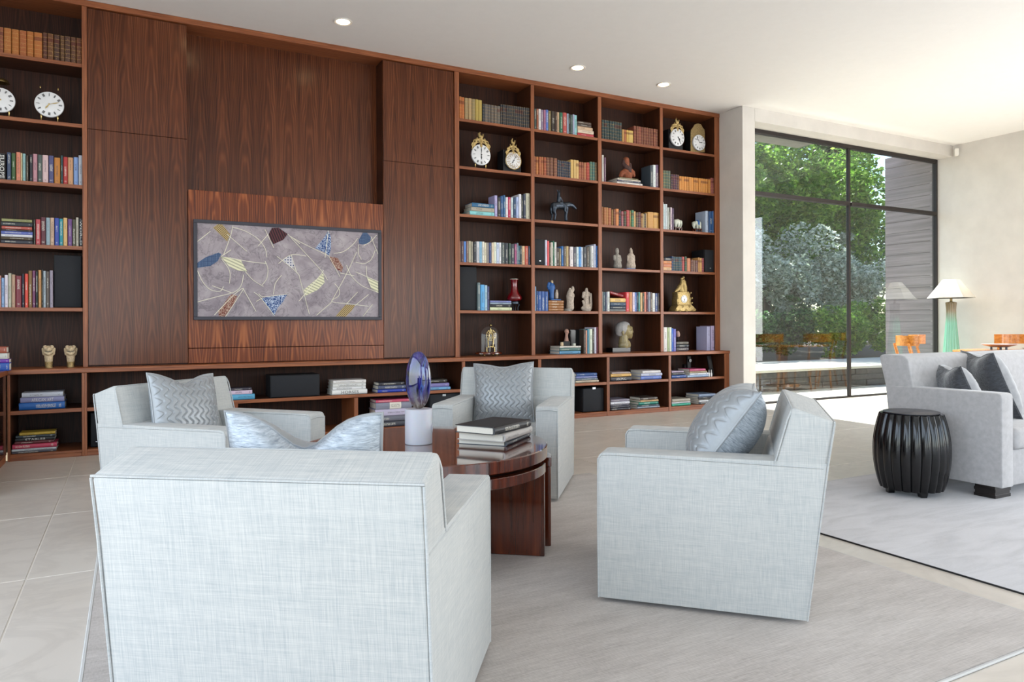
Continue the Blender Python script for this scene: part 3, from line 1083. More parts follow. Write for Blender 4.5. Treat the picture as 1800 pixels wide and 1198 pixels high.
# ================================================================== sofa
sf = empty('sofa', (4.73, 2.5, 0), 0, 'long pale grey upholstered sofa beside the black drum stool', 'sofa')
SX0, SX1, SY0, SY1 = 4.73, 7.6, 2.49, 3.23
k = dict(world=True)
ZSA = 0.668
MB().prism(roundpoly([(SY0, 0.085), (SY0, ZSA), (3.262, ZSA), (3.20, 0.085)], [0.0, 0.03, 0.0, 0.0]), SX0, SX0 + 0.125, 'x').build('arm', M['sofa'], sf, bevel=0.016, seg=3, smooth=40, **k)
MB().prism(roundpoly([(SY0, 0.085), (SY0, ZSA), (3.262, ZSA), (3.20, 0.085)], [0.0, 0.03, 0.0, 0.0]), SX1 - 0.125, SX1, 'x').build('arm', M['sofa'], sf, bevel=0.016, seg=3, smooth=40, **k)
MB().prism(roundpoly([(3.04, 0.085), (3.02, 0.45), (3.10, 0.88), (3.315, 0.885), (3.262, 0.66), (3.205, 0.085)], [0, 0, 0.05, 0.04, 0, 0]), SX0 + 0.002, SX1 - 0.002, 'x').build('backrest', M['sofa'], sf, bevel=0.014, seg=3, smooth=40, **k)
MB().box(SX0 + 0.125, SX1 - 0.125, SY0 + 0.012, 3.05, 0.085, 0.31).build('seat_base', M['sofa'], sf, bevel=0.012, seg=2, smooth=40, **k)
xs_ = [SX0 + 0.13, SX0 + 0.13 + 0.868, SX0 + 0.13 + 1.736, SX1 - 0.13]
for a, b in zip(xs_, xs_[1:]):
    MB().box(a + 0.003, b - 0.003, SY0 - 0.02, 3.02, 0.312, 0.445).build('seat_cushion', M['sofa'], sf, bevel=0.04, seg=4, smooth=50, **k)
M['ebony'] = straight_wood('ebony_foot', '#0e0b0a', '#241b18', 0.3, 'x')
for (a, b) in ((SX0 + 0.02, SY0 + 0.05), (SX1 - 0.19, SY0 + 0.05), (SX0 + 0.04, 3.02), (SX1 - 0.19, 3.02)):
    mb = MB()
    for q in range(4):
        g = 0.004 if q % 2 else 0
        mb.box(a + g, a + 0.17 - g, b + g, b + 0.13 - g, 0.0085 + q * 0.019, 0.0085 + (q + 1) * 0.019 + 0.0005)
    mb.build('foot', M['ebony'], sf, **k)

VM = (M['velvet_light'], M['velvet'], M['velvet'])
p1 = cushion('cushion', 0.44, 0.20, VM, False, 0.03, 'smaller charcoal and silver velvet cushion beside the sofa arm', 'cushion', 'velvet sofa cushions', seed=7)
p1.matrix_world = Matrix.Translation((5.06, 2.93, 0.615)) @ Matrix.Rotation(R(52), 4, 'Z') @ Matrix.Rotation(R(-24), 4, 'X')
p2 = cushion('cushion', 0.50, 0.22, VM, False, 0.03, 'larger charcoal and silver velvet cushion in the middle of the sofa', 'cushion', 'velvet sofa cushions', seed=9)
p2.matrix_world = Matrix.Translation((5.46, 2.95, 0.665)) @ Matrix.Rotation(R(52), 4, 'Z') @ Matrix.Rotation(R(-22), 4, 'X')

# ------------------------------------------------------------------ fluted drum stool
st = empty('drum_stool', (4.465, 2.90, 0.0085), 0, 'glossy black fluted drum stool beside the sofa arm', 'stool')
mb = MB()
vs, fs = [], []
NA, NZ = 22 * 6, 20
for j in range(NZ + 1):
    z = 0.035 + 0.48 * j / NZ
    t = j / NZ
    rad = 0.172 + 0.054 * math.sin(math.pi * (0.06 + 0.88 * t)) ** 0.8
    for i in range(NA):
        a = 2 * math.pi * i / NA
        fl = abs(math.sin(11 * a)) ** 0.6
        rr = rad - 0.014 * (1 - fl)
        vs.append((rr * math.cos(a), rr * math.sin(a), z))
for j in range(NZ):
    for i in range(NA):
        l = (i + 1) % NA
        fs.append((j * NA + i, j * NA + l, (j + 1) * NA + l, (j + 1) * NA + i))
fs.append(tuple(range(NA))[::-1])
fs.append(tuple(range(NZ * NA, (NZ + 1) * NA)))
mb.add(vs, fs).build('fluted_body', M['black_gloss'], st, smooth=50)
MB().lathe([(0, 0.515), (0.158, 0.515), (0.166, 0.519), (0.166, 0.524), (0.160, 0.527), (0, 0.527)], 48).build('seat_disc', plain('dark_lacquer_top', '#38363c', 0.3, var=0.05), st, smooth=40)
for q in range(4):
    a = R(-120 + 90 * q)
    o = MB().prism([(-0.028, 0.037), (0.028, 0.037), (0.020, 0.0), (-0.020, 0.0)], -0.02, 0.02, 'y').build('foot', M['black_gloss'], st, bevel=0.003, seg=1)
    o.location = (0.135 * math.cos(a), 0.135 * math.sin(a), 0)
    o.rotation_euler = (0, 0, a + R(90))

# ================================================================== books
def unit_cover(leather):
    """x -.5...5 thickness, y 0..1 depth with the spine at y=0, z 0..1 height"""
    mb = MB()
    # C-section of boards and rounded spine
    out, inn = [], []
    n = 6
    for i in range(n + 1):
        a = math.pi * i / n
        out.append((-0.5 * math.cos(a), 0.05 - 0.05 * math.sin(a)))
    for i in range(n + 1):
        a = math.pi * (n - i) / n
        inn.append((-0.40 * math.cos(a), 0.075 - 0.03 * math.sin(a)))
    poly = [(-0.5, 1.0)] + out + [(0.5, 1.0), (0.40, 1.0)] + inn + [(-0.40, 1.0)]
    mb.prism(poly, 0, 1, 'z')
    if leather:
        for z in (1 / 6, 2 / 6, 3 / 6, 4 / 6, 5 / 6):
            band = [(-0.52 * math.cos(math.pi * i / 6), 0.05 - 0.062 * math.sin(math.pi * i / 6)) for i in range(7)]
            mb.prism(band, z - 0.009, z + 0.009, 'z')
    return mb.mesh('cover')


COVER = {False: unit_cover(False), True: unit_cover(True)}
PAGES = MB().box(-0.41, 0.41, 0.07, 0.97, 0.012, 0.985).mesh('page_block')
PAGES.materials.append(M['pages'])
COVER[False].materials.append(M['book'])
COVER[True].materials.append(M['leather'])

CN = {'black': '#15151a', 'charcoal': '#3a3c42', 'dark brown': '#4a3428', 'brown': '#74503a', 'tan': '#b8885a', 'orange': '#cf7f3c', 'ochre': '#c8a050', 'cream': '#dfd3b8',
      'white': '#ecebe8', 'light grey': '#b9bcc0', 'grey': '#82848a', 'red': '#b8303a', 'maroon': '#642030', 'pink': '#d89aa8', 'coral': '#d8705c', 'mauve': '#8a6a88', 'purple': '#64408a',
      'lavender': '#b2aedc', 'navy': '#2a3858', 'blue': '#2c58a8', 'sky blue': '#78b0dc', 'pale blue': '#c2d8e2', 'teal': '#1c8684', 'dark green': '#3a5448', 'green': '#3c8a62', 'sage': '#98a070', 'slate': '#5c6c78', 'russet': '#a05a3a'}
CNL = [(k, [int(v[i:i + 2], 16) for i in (1, 3, 5)]) for k, v in CN.items()]


def colour_name(h):
    c = [int(h[i:i + 2], 16) for i in (1, 3, 5)]
    return min(CNL, key=lambda k: sum((a - b) ** 2 for a, b in zip(k[1], c)))[0]


ORD = ['first', 'second', 'third', 'fourth', 'fifth', 'sixth', 'seventh', 'eighth', 'ninth', 'tenth', 'eleventh', 'twelfth', 'thirteenth', 'fourteenth', 'fifteenth', 'sixteenth',
       'seventeenth', 'eighteenth', 'nineteenth', 'twentieth', 'twenty-first', 'twenty-second', 'twenty-third', 'twenty-fourth', 'twenty-fifth', 'twenty-sixth', 'twenty-seventh', 'twenty-eighth', 'twenty-ninth', 'thirtieth', 'thirty-first']
TEXT_CACHE = {}


def add_title(o, s, z0, z1, hx, mat):
    """lettering printed on the spine, running from z1 down to z0"""
    me, asp = text_mesh(s)
    for v in me.vertices:
        tx, ty = v.co.x, v.co.y
        x = (ty - 0.5) * hx
        v.co = (x, 0.05 - 0.05 * math.sqrt(max(0, 1 - (2 * x) ** 2)) - 0.006, z1 - (z1 - z0) * tx)
    link('title', me, o, mat)


def add_patch(o, z0, z1, mat):
    mb = MB()
    n = 6
    pl = [(-0.505 * math.cos(math.pi * i / n), 0.05 - 0.055 * math.sin(math.pi * i / n)) for i in range(n + 1)]
    mb.prism(pl, z0, z1, 'z').build('label_patch', mat, o)


def make_book(name, w, h, d, color, leather):
    o = bpy.data.objects.new(name, COVER[leather])
    COL.objects.link(o)
    o.color = hexlin(color)
    o.scale = (w, d, h)
    p = bpy.data.objects.new('page_block', PAGES)
    COL.objects.link(p)
    p.parent = o
    return o


class PX:
    """frame of one close look at the photograph: pixels there -> points on the plane y"""
    def __init__(self, ox, oy, w, y, width=1800):
        self.ox, self.oy, self.s, self.y = ox, oy, width / w, y

    def __call__(self, x, y, dy=0.0):
        return on_y(self.ox + x / self.s, self.oy + y / self.s, self.y + dy)

    def unit(self, x, y):
        a, b = self(x, y), self(x, y + 10)
        return abs(a.z - b.z) / 10


def row(px, z, entries, where, leather=False, start=0, group=None):
    """upright books: (x0, x1, ytop, colour[, title])"""
    for i, e in enumerate(entries):
        x0, x1, yt, col = e[:4]
        a, b = px(x0, yt), px(x1, yt)
        h = max(0.08, min(a.z - z, 0.49))
        w = (b.x - a.x) * 0.965
        d = min(0.27, max(0.14, h * 0.68)) * rng.uniform(0.95, 1.05)
        nm = 'antique_book' if leather else 'book'
        o = make_book(nm, w, h, d, col, leather)
        o.location = ((a.x + b.x) / 2, px.y + rng.uniform(0, 0.008), z)
        k = start + i
        kind = 'leather-bound book' if leather else 'upright book'
        tag(o, '%s %s, %s from left on %s' % (colour_name(col), kind, ORD[k], where), 'book', group or ('books on ' + where))
        if len(e) > 4:
            add_title(o, e[4], 0.06, 0.94, 0.62, M['white_print'])
            o.color[3] = 0.0
    return start + len(entries)


def stack(px, z, entries, where, dfac=0.72, yoff=0.0):
    """books lying flat, listed from the top down: (x0, x1, ytop, ybottom, colour[, title])"""
    zb = z
    n = len(entries)
    for i in range(n - 1, -1, -1):
        e = entries[i]
        x0, x1, yt, yb, col = e[:5]
        a, b = px(x0, (yt + yb) / 2), px(x1, (yt + yb) / 2)
        th = (yb - yt) * px.unit(x0, yt)
        L = b.x - a.x
        o = make_book('stacked_book', th * 0.985, L, min(0.30, max(0.12, L * dfac)), col, False)
        o.rotation_euler = (0, R(-90), 0)
        o.location = (b.x, px.y + yoff + rng.uniform(0, 0.006), zb + th / 2)
        zb += th
        pos = 'topmost' if i == 0 else ('lowest' if i == n - 1 else ORD[i] + ' from top')
        tag(o, '%s book lying flat, %s in %s' % (colour_name(col), pos, where), 'book', 'books in ' + where)
        if len(e) > 5:
            o.color[3] = 0.0
            if e[5].startswith('@'):
                add_patch(o, 0.30, 0.62, M['pages'])
                add_title(o, e[5][1:], 0.35, 0.58, 0.4, M['dark_print'])
            else:
                lum = sum(hexlin(col)[:3])
                add_title(o, e[5], 0.25, 0.75, 0.6, M['white_print'] if lum < 1.1 else M['dark_print'])
    return zb


YK = YU + 0.022
shelfname = ['top shelf', 'second shelf', 'third shelf', 'fourth shelf', 'fifth shelf', 'ledge']
def W(s, b):
    return shelfname[s] + ' of ' + b
LBN = 'the leftmost bay'
B1, B2, B3, B4 = 'the first open bay', 'the second open bay', 'the third open bay', 'the bay beside the column'


def run(x0, x1, n, y0, y1, col, jitter=0.06, gap=2):
    out = []
    rg = random.Random(int(x0 * 7 + y0))
    base = [int(col[i:i + 2], 16) for i in (1, 3, 5)]
    for i in range(n):
        a = x0 + (x1 - x0) * i / n
        b = x0 + (x1 - x0) * (i + 1) / n - gap
        f = rg.uniform(1 - jitter, 1 + jitter)
        c = '#' + ''.join('%02x' % max(0, min(255, int(q * f))) for q in base)
        out.append((a, b, y0 + (y1 - y0) * i / max(1, n - 1), c))
    return out


# ---- leftmost bay
row(PX(0, 30, 160, YK), ZS[0], [(-20, 65, 190, '#8f4f33'), (72, 220, 205, '#b06a30'), (228, 372, 230, '#b0682c'), (380, 522, 252, '#a65a2c'), (528, 662, 272, '#b0672b'), (670, 832, 292, '#b4692e'),
    (842, 930, 300, '#5a2e22'), (936, 1055, 318, '#6b4020'), (1062, 1180, 338, '#4a2c22'), (1188, 1272, 362, '#5c3a20'), (1276, 1392, 372, '#4e2e24'), (1398, 1500, 392, '#5a3420'), (1508, 1618, 408, '#6a3a20')], W(0, LBN), True)
row(PX(0, 240, 160, YK), ZS[2], [(-40, 110, 320, '#15110f', 'EUROPE'), (130, 215, 305, '#3a4a68'), (222, 305, 320, '#3a5a2c'), (315, 405, 303, '#d98468'), (405, 440, 320, '#d8c39a'), (442, 503, 330, '#8fb5b5'), (510, 560, 365, '#4a3a2c'),
    (578, 640, 350, '#1c1c28'), (645, 735, 335, '#c08a94'), (740, 830, 350, '#4a5552'), (832, 955, 355, '#d8b8b8'), (960, 1060, 370, '#4a4a78'), (1068, 1190, 410, '#c07a2c'), (1196, 1245, 365, '#28484c'), (1248, 1335, 395, '#b02828'),
    (1338, 1445, 405, '#c9966c'), (1452, 1545, 400, '#7f9cd0'), (1550, 1635, 365, '#b8bcc8')], W(2, LBN))
p4 = PX(0, 350, 160, YK)
stack(p4, ZS[3], [(30, 630, 385, 440, '#9a9a66'), (20, 640, 440, 530, '#20242a'), (30, 632, 530, 590, '#b8564a'), (30, 640, 590, 628, '#3a2c2a'), (20, 645, 628, 690, '#5a68b0'), (20, 640, 690, 742, '#d8d8e0'), (20, 640, 742, 800, '#4a3c28'), (20, 645, 800, 880, '#2c2c38')], 'the fourth-shelf pile of the leftmost bay', 0.5)
row(p4, ZS[3], [(660, 695, 400, '#3c4038'), (700, 800, 390, '#b84048'), (803, 900, 350, '#5a1e2c'), (905, 988, 360, '#8fa5b0'), (990, 1070, 362, '#c9a78c'), (1075, 1165, 370, '#2844a0'), (1168, 1245, 380, '#108a98'), (1248, 1328, 365, '#d8b070'),
    (1335, 1425, 385, '#6a4080'), (1428, 1495, 395, '#4a4a34'), (1498, 1555, 355, '#c8c0b0'), (1562, 1636, 380, '#30343c', 'WORLD')], W(3, LBN))
row(PX(0, 450, 160, YK), ZS[4], [(-30, 18, 380, '#c08a7a'), (22, 82, 425, '#8fb0d8'), (85, 155, 370, '#d8d0dc'), (158, 222, 335, '#b8b8a4'), (225, 298, 362, '#b8957a'), (300, 425, 385, '#7a2030'), (428, 480, 345, '#1c1c30'), (484, 552, 345, '#e04838'),
    (555, 632, 285, '#80602f'), (635, 700, 285, '#7a4068'), (702, 745, 300, '#2c3a3c'), (752, 815, 270, '#cf965c'), (818, 848, 262, '#3a3c3c'), (850, 905, 290, '#a8b4bc'), (906, 975, 300, '#5c5048'), (978, 1045, 280, '#9a90a0')], W(4, LBN))
stack(PX(0, 560, 160, 7.0), ZL, [(-260, 128, 525, 655, '#a05038'), (-260, 148, 655, 775, '#c8c8c0'), (-260, 180, 775, 850, '#6a30a0'), (-260, 182, 850, 1010, '#1c50a8')], 'the pile on the return cabinet top', 0.6)
stack(PX(0, 660, 160, YB + 0.03), ZBS, [(430, 1245, 345, 440, '#c8ccd8'), (400, 1270, 445, 550, '#8f90b8', 'AFRICAN ART'), (375, 1280, 555, 700, '#1c62b0')], 'the pile below the carved lion heads')
stack(PX(0, 740, 160, YB + 0.03), ZBB, [(380, 1090, 270, 322, '#c8a840'), (310, 1090, 325, 375, '#3c4850'), (300, 1085, 375, 440, '#22262a', 'STABLES'), (290, 1060, 440, 500, '#6a2a30'), (240, 1120, 500, 590, '#c84060'), (230, 1115, 590, 640, '#c8d0d8'), (230, 1110, 640, 680, '#5a5a68')], 'the bottom pile beneath the lion heads')

# ---- first open bay
q = PX(800, 150, 140, YK)
n_ = row(q, ZS[0], [(90, 152, 245, '#c07038'), (152, 220, 260, '#c4703a'), (225, 302, 275, '#a89068'), (305, 380, 285, '#b89a70'), (385, 460, 300, '#9c8a60'), (462, 534, 310, '#b8a050'), (538, 618, 322, '#c0a858'), (625, 670, 410, '#2c3844'),
    (672, 745, 415, '#6a6460'), (748, 815, 425, '#5c5a58'), (818, 885, 440, '#6a625c'), (888, 955, 452, '#6e665e'), (958, 1030, 460, '#6a6660')] + run(1035, 1690, 14, 420, 505, '#3f4146'), W(0, B1), True)
q = PX(800, 320, 140, YK)
stack(q, ZS[2], [(390, 885, 450, 545, '#2c6a94'), (370, 890, 545, 640, '#b0a898'), (340, 890, 655, 750, '#8fd8dc')], 'the third-shelf pile of the first open bay', 0.75)
row(q, ZS[2], [(900, 965, 295, '#b8b0dc'), (970, 1033, 340, '#3c3838'), (1036, 1098, 310, '#2c5a90'), (1100, 1145, 290, '#3a6a98'), (1148, 1200, 335, '#e8e8ec'), (1202, 1262, 335, '#c02858'), (1265, 1325, 340, '#c8dce0'), (1330, 1382, 350, '#2c4a70'),
    (1385, 1442, 330, '#b0c0e8'), (1445, 1505, 268, '#e8e8f0'), (1508, 1545, 290, '#3c4038'), (1548, 1605, 265, '#3a4258'), (1608, 1705, 245, '#d8d4bc')], W(2, B1))
row(PX(800, 400, 140, YK), ZS[3], [(100, 132, 305, '#8a6a58'), (135, 203, 300, '#5a3a3c'), (205, 258, 305, '#5a8cd8'), (262, 306, 300, '#8a6a60'), (308, 365, 298, '#b8b098'), (368, 415, 310, '#a09a88'), (418, 485, 318, '#282a34'), (488, 555, 308, '#d8d8dc'),
    (557, 614, 310, '#88bcdc'), (616, 668, 312, '#ece8dc'), (670, 712, 335, '#e4dcc0'), (714, 772, 335, '#98908c'), (776, 828, 335, '#3a4a80'), (832, 882, 335, '#ecd8bc'), (884, 938, 325, '#e4e8d4'), (940, 998, 335, '#c8d4ec'), (1000, 1045, 335, '#f0f0f4'),
    (1050, 1125, 335, '#505a5a'), (1130, 1212, 342, '#28303c'), (1220, 1270, 350, '#3c5448'), (1272, 1350, 365, '#3a3c48'), (1355, 1395, 370, '#b8608c'), (1398, 1440, 345, '#6a7c8c'), (1442, 1470, 405, '#2c6a80'), (1472, 1518, 405, '#28383c'),
    (1520, 1588, 410, '#dcb890'), (1590, 1662, 412, '#c85c48'), (1665, 1705, 415, '#3c5068')], W(3, B1))
q = PX(800, 460, 140, YK, 1677)
row(q, ZS[4], [(478, 538, 435, '#6a7c80'), (540, 630, 478, '#58a8e0'), (632, 688, 488, '#a8c8d8'), (690, 732, 515, '#3a3c70')], W(4, B1))
stack(q, ZS[4], [(745, 1185, 805, 845, '#8088c0'), (745, 1190, 845, 885, '#98a8b8'), (748, 1190, 885, 945, '#20222c'), (740, 1195, 945, 1018, '#d8e0b8')], 'the pile beside the red vase')

# ---- second open bay
q = PX(930, 180, 130, YK)
row(q, ZS[0], [(128, 185, 150, '#3c5450'), (190, 235, 150, '#a86448'), (238, 295, 155, '#e8e4e0'), (298, 362, 170, '#8a7a94'), (365, 415, 175, '#b87c98'), (418, 480, 170, '#5a7cc8'), (482, 545, 195, '#8a7a50'), (550, 635, 205, '#3c342c'), (638, 690, 215, '#4a3830'),
    (692, 750, 228, '#c8a888'), (755, 825, 240, '#2c7458'), (830, 928, 238, '#c05450'), (930, 970, 265, '#a8bcd0'), (972, 1022, 275, '#2c3030'), (1024, 1072, 295, '#5a6c68'), (1074, 1108, 288, '#c0c4e0'), (1110, 1175, 300, '#98d0d4')], W(0, B2))
stack(q, ZS[0], [(1195, 1520, 440, 500, '#5a4a40'), (1192, 1522, 500, 562, '#4a3e38'), (1190, 1555, 572, 650, '#d8b898'), (1190, 1575, 650, 740, '#e0ccb4'), (1185, 1580, 740, 815, '#c03040')], 'the top-shelf pile, second open bay', 0.85)
row(PX(930, 260, 130, YK), ZS[1], [(118, 172, 200, '#8a4a34'), (178, 240, 205, '#b8703c'), (245, 305, 210, '#a85838'), (310, 362, 212, '#b06a40'), (365, 428, 220, '#a05034'), (432, 515, 225, '#6e4030'), (520, 600, 230, '#74483a'), (605, 690, 245, '#7a4838'),
    (695, 750, 285, '#28344a'), (752, 800, 300, '#2a344a'), (802, 860, 305, '#26334a'), (862, 905, 310, '#2a364c'), (908, 960, 318, '#263248'), (962, 1020, 330, '#28344a'), (1022, 1088, 275, '#dcb870'), (1090, 1150, 285, '#d8b878'), (1152, 1218, 295, '#dcb878'),
    (1222, 1275, 335, '#a86048'), (1278, 1332, 342, '#a05a44'), (1335, 1398, 348, '#aa6a48'), (1402, 1482, 345, '#a83430'), (1485, 1545, 330, '#4a7464'), (1548, 1605, 338, '#4c7470'), (1608, 1660, 350, '#6a5a44')], W(1, B2), True)
row(PX(930, 405, 130, YK), ZS[3], [(402, 448, 225, '#dcdcf0'), (450, 500, 250, '#e85a60'), (502, 538, 310, '#6a5e4c'), (540, 590, 285, '#e0d8cc'), (592, 626, 250, '#1c6a4c'), (628, 678, 280, '#e4e4e0'), (682, 745, 415, '#4a3c38'), (748, 795, 435, '#8a7c60'),
    (798, 848, 380, '#2c6cb0'), (850, 910, 385, '#6a5c54'), (912, 968, 380, '#c8b080'), (970, 1000, 400, '#5a3034'), (1002, 1082, 392, '#ece4e4'), (1085, 1162, 398, '#4a4c5c'), (1165, 1220, 395, '#d8e8ec'), (1222, 1278, 395, '#60a0e0'), (1280, 1315, 400, '#e8ecf4'),
    (1318, 1415, 395, '#383c44'), (1418, 1475, 400, '#5c5048'), (1478, 1522, 375, '#8a8c88'), (1524, 1585, 370, '#e4e4e4'), (1588, 1635, 330, '#c8cce4'), (1638, 1680, 370, '#2868b0')], W(3, B2))
q = PX(930, 480, 130, YK)
row(q, ZS[4], [(142, 180, 320, '#8ab8e0'), (188, 225, 430, '#2c4a80'), (226, 305, 440, '#2c569c'), (308, 388, 440, '#2c569c'), (390, 470, 445, '#2c569c')], W(4, B2))
stack(q, ZS[4], [(482, 850, 640, 700, '#a06c40'), (482, 845, 702, 770, '#a4703f'), (482, 848, 772, 838, '#9c683c'), (482, 842, 840, 905, '#a06c40')], 'the pile under the blue-robed figurine', 0.8)
q = PX(930, 560, 130, YK)
stack(q, ZL, [(760, 1268, 660, 705, '#e8e4dc'), (755, 1265, 705, 780, '#5a7c78'), (752, 1260, 785, 860, '#6aa8d0')], 'the pile under the small bust', 0.8)
row(q, ZL, [(1335, 1390, 260, '#4a3c34'), (1392, 1430, 280, '#e0a088'), (1432, 1475, 255, '#4a94b0'), (1478, 1550, 250, '#dce4d0'), (1555, 1600, 245, '#3a3630'), (1602, 1655, 210, '#ece8f8'), (1658, 1684, 200, '#8a4050'), (1686, 1708, 155, '#d8d0ec')], W(5, B2))

# ---- third open bay
q = PX(1050, 195, 120, YK)
row(q, ZS[0], run(130, 660, 8, 220, 300, '#2e464a') + [(664, 720, 480, '#c89a5c'), (722, 778, 485, '#b06848'), (780, 830, 495, '#dcb460'), (832, 958, 505, '#d8b868')] + run(975, 1615, 10, 385, 478, '#84483a', 0.12), W(0, B3), True)
q = PX(1050, 260, 120, YK)
row(q, ZS[1], [(132, 182, 175, '#ece8e0'), (195, 232, 245, '#8a6a80')], W(1, B3))
stack(q, ZS[1], [(600, 1090, 765, 800, '#7a7454'), (540, 1150, 800, 840, '#e0d8cc'), (540, 1155, 842, 885, '#4a5068'), (525, 1195, 887, 950, '#e8e4e0')], 'the pile under the bearded bust', 0.8)
row(q, ZS[1], [(1405, 1478, 450, '#44505a'), (1482, 1555, 440, '#e8f0f0'), (1560, 1632, 435, '#7a6480')], W(1, B3), start=2)
row(PX(1050, 350, 120, YK), ZS[2], [(132, 170, 195, '#a06a44'), (178, 245, 212, '#a86840'), (248, 300, 215, '#b07a48'), (302, 378, 230, '#a86040'), (385, 425, 268, '#8a6a3c'), (435, 490, 275, '#7a4434'), (495, 572, 250, '#d88850'), (582, 638, 285, '#28384a'),
    (645, 705, 315, '#a05868'), (718, 778, 310, '#40483c'), (780, 860, 285, '#b04048'), (862, 900, 300, '#8a7a44'), (905, 970, 285, '#3c7c60'), (972, 1020, 315, '#dcae78'), (1030, 1085, 348, '#5c5448'), (1088, 1155, 340, '#5a3444'), (1158, 1214, 370, '#a87c50'),
    (1216, 1258, 385, '#b0a078'), (1265, 1290, 365, '#3c3c50'), (1292, 1322, 365, '#d0b080'), (1335, 1490, 330, '#c89450'), (1492, 1636, 345, '#d0a058')], W(2, B3), True)
q = PX(1050, 500, 120, YK)
row(q, ZS[4], [(140, 158, 185, '#e4e4dc'), (160, 215, 190, '#284858'), (218, 265, 195, '#4a5068'), (268, 335, 185, '#d8dcd8')], W(4, B3))
stack(q, ZS[4], [(350, 752, 325, 435, '#e8c078'), (350, 755, 440, 540, '#384c64'), (345, 755, 545, 630, '#303848'), (345, 755, 630, 690, '#8a8c8c')], 'the fifth-shelf pile of the third open bay', 0.9)
row(q, ZS[4], [(765, 850, 195, '#d84048'), (858, 935, 195, '#cf8c54'), (945, 1000, 200, '#ecdcec'), (1002, 1052, 205, '#5a7cc0'), (1055, 1095, 200, '#28384c'), (1098, 1145, 195, '#4c9088'), (1148, 1205, 210, '#dcb480'), (1210, 1248, 215, '#4c5044'), (1250, 1305, 195, '#e08870'),
    (1308, 1345, 190, '#5a2c40'), (1348, 1412, 195, '#8a8c9c'), (1420, 1465, 200, '#6a5a50'), (1468, 1535, 222, '#e8e8e4'), (1538, 1600, 228, '#4c5c8c'), (1602, 1645, 225, '#4a4448')], W(4, B3), start=4)
# the red book leaning on that pile
a = q(360, 320); b = q(740, 190)
o = make_book('book', 0.035, 0.21, 0.17, '#8a1c28', False)
o.location = (q(560, 320).x + 0.10, YK + 0.03, ZS[4] + 0.196)
o.rotation_euler = (0, R(-78), 0)
tag(o, 'dark red book lying askew on the pile beside a red and white spine', 'book')

# ---- bay beside the column
q = PX(1155, 280, 120, YK)
row(q, ZS[1], [(165, 235, 285, '#5c6c58'), (237, 305, 290, '#56685a'), (306, 370, 295, '#5a6c60'), (375, 430, 385, '#4a3848'), (432, 485, 392, '#5a3048'), (487, 540, 395, '#50344c'), (542, 590, 405, '#6a4848')] + run(597, 1420, 13, 435, 520, '#cf8a40', 0.07)
    + [(1425, 1475, 485, '#9a5050'), (1477, 1512, 490, '#a05a54')], W(1, B4), True)
q = PX(1155, 345, 120, YK)
row(q, ZS[2], [(160, 180, 150, '#e4e8e4'), (182, 230, 195, '#c8dce0'), (232, 288, 195, '#d0d8dc'), (290, 318, 290, '#dce0d8'), (320, 362, 310, '#4c4c44'), (366, 412, 285, '#e0ccd4'), (415, 455, 310, '#6a5874'),
    (1290, 1366, 380, '#b9c6dc'), (1380, 1470, 390, '#1c4c80'), (1472, 1498, 385, '#3a70b0'), (1500, 1528, 355, '#a86088')], W(2, B4))
q = PX(1155, 425, 120, YK)
zt = stack(q, ZS[3], [(205, 388, 378, 465, '#14182c'), (175, 385, 470, 545, '#d8905c'), (175, 385, 548, 640, '#c87c58'), (172, 385, 642, 738, '#dcae80')], 'the fourth-shelf pile beside the column', 1.0)
row(q, ZS[3], [(392, 432, 375, '#2c4870'), (435, 485, 385, '#2c4c5c'), (487, 535, 388, '#2c4a58'), (537, 580, 390, '#2a4c58'), (582, 628, 390, '#2c4c5c'), (630, 672, 392, '#2c4a5a'), (675, 738, 385, '#b03c44'), (742, 795, 385, '#2c5848'), (805, 900, 425, '#c87c58'),
    (905, 960, 470, '#6a4848'), (962, 1025, 480, '#74524a'), (1028, 1090, 485, '#6e4a50'), (1095, 1135, 410, '#c8945c'), (1138, 1188, 420, '#d0a060'), (1190, 1244, 425, '#8a3444')], W(3, B4), True)
q = PX(1155, 555, 120, YK)
row(q, ZL, [(178, 285, 300, '#ece8e4'), (288, 335, 310, '#b8c898'), (338, 395, 300, '#e8ecdc'), (398, 445, 325, '#4878d0'), (448, 515, 345, '#7a78c8')], W(5, B4))
stack(q, ZL, [(525, 840, 640, 715, '#6a6458'), (520, 840, 720, 800, '#2c343c'), (522, 835, 805, 900, '#544c50')], 'the pile under the small pink head', 0.9)
row(q, ZL, [(1335, 1425, 280, '#c2c0e2'), (1435, 1558, 260, '#b8a8c8')], W(5, B4), start=5)

# ---- low cabinets
YL = YB + 0.03
q = PX(1000, 630, 170, YL)
stack(q, ZBS, [(150, 530, 275, 330, '#3a5a94'), (140, 530, 330, 370, '#7a84b8'), (140, 540, 370, 410, '#6a7888'), (135, 560, 410, 455, '#d0c0a8')], 'the pile above the square loudspeaker')
stack(q, ZBS, [(805, 1145, 255, 290, '#b8a8a4'), (785, 1165, 290, 345, '#e0b468'), (785, 1170, 345, 425, '#34343c', 'ANIMAL')], 'the upper pile with yellow spine, low cabinet', 0.9)
stack(q, ZBS, [(1375, 1710, 235, 285, '#e4e0e0'), (1350, 1740, 290, 345, '#c4c8dc'), (1350, 1730, 345, 410, '#7088d0')], 'the white-topped upper pile, low cabinet', 0.9)
stack(q, ZBB, [(790, 1135, 755, 800, '#8a8494'), (785, 1140, 800, 850, '#e4e4ec'), (785, 1130, 850, 880, '#5a5a68'), (785, 1150, 880, 915, '#40404c'), (785, 1165, 915, 960, '#2c2c38')], 'the grey lower pile, low cabinet', 0.9)
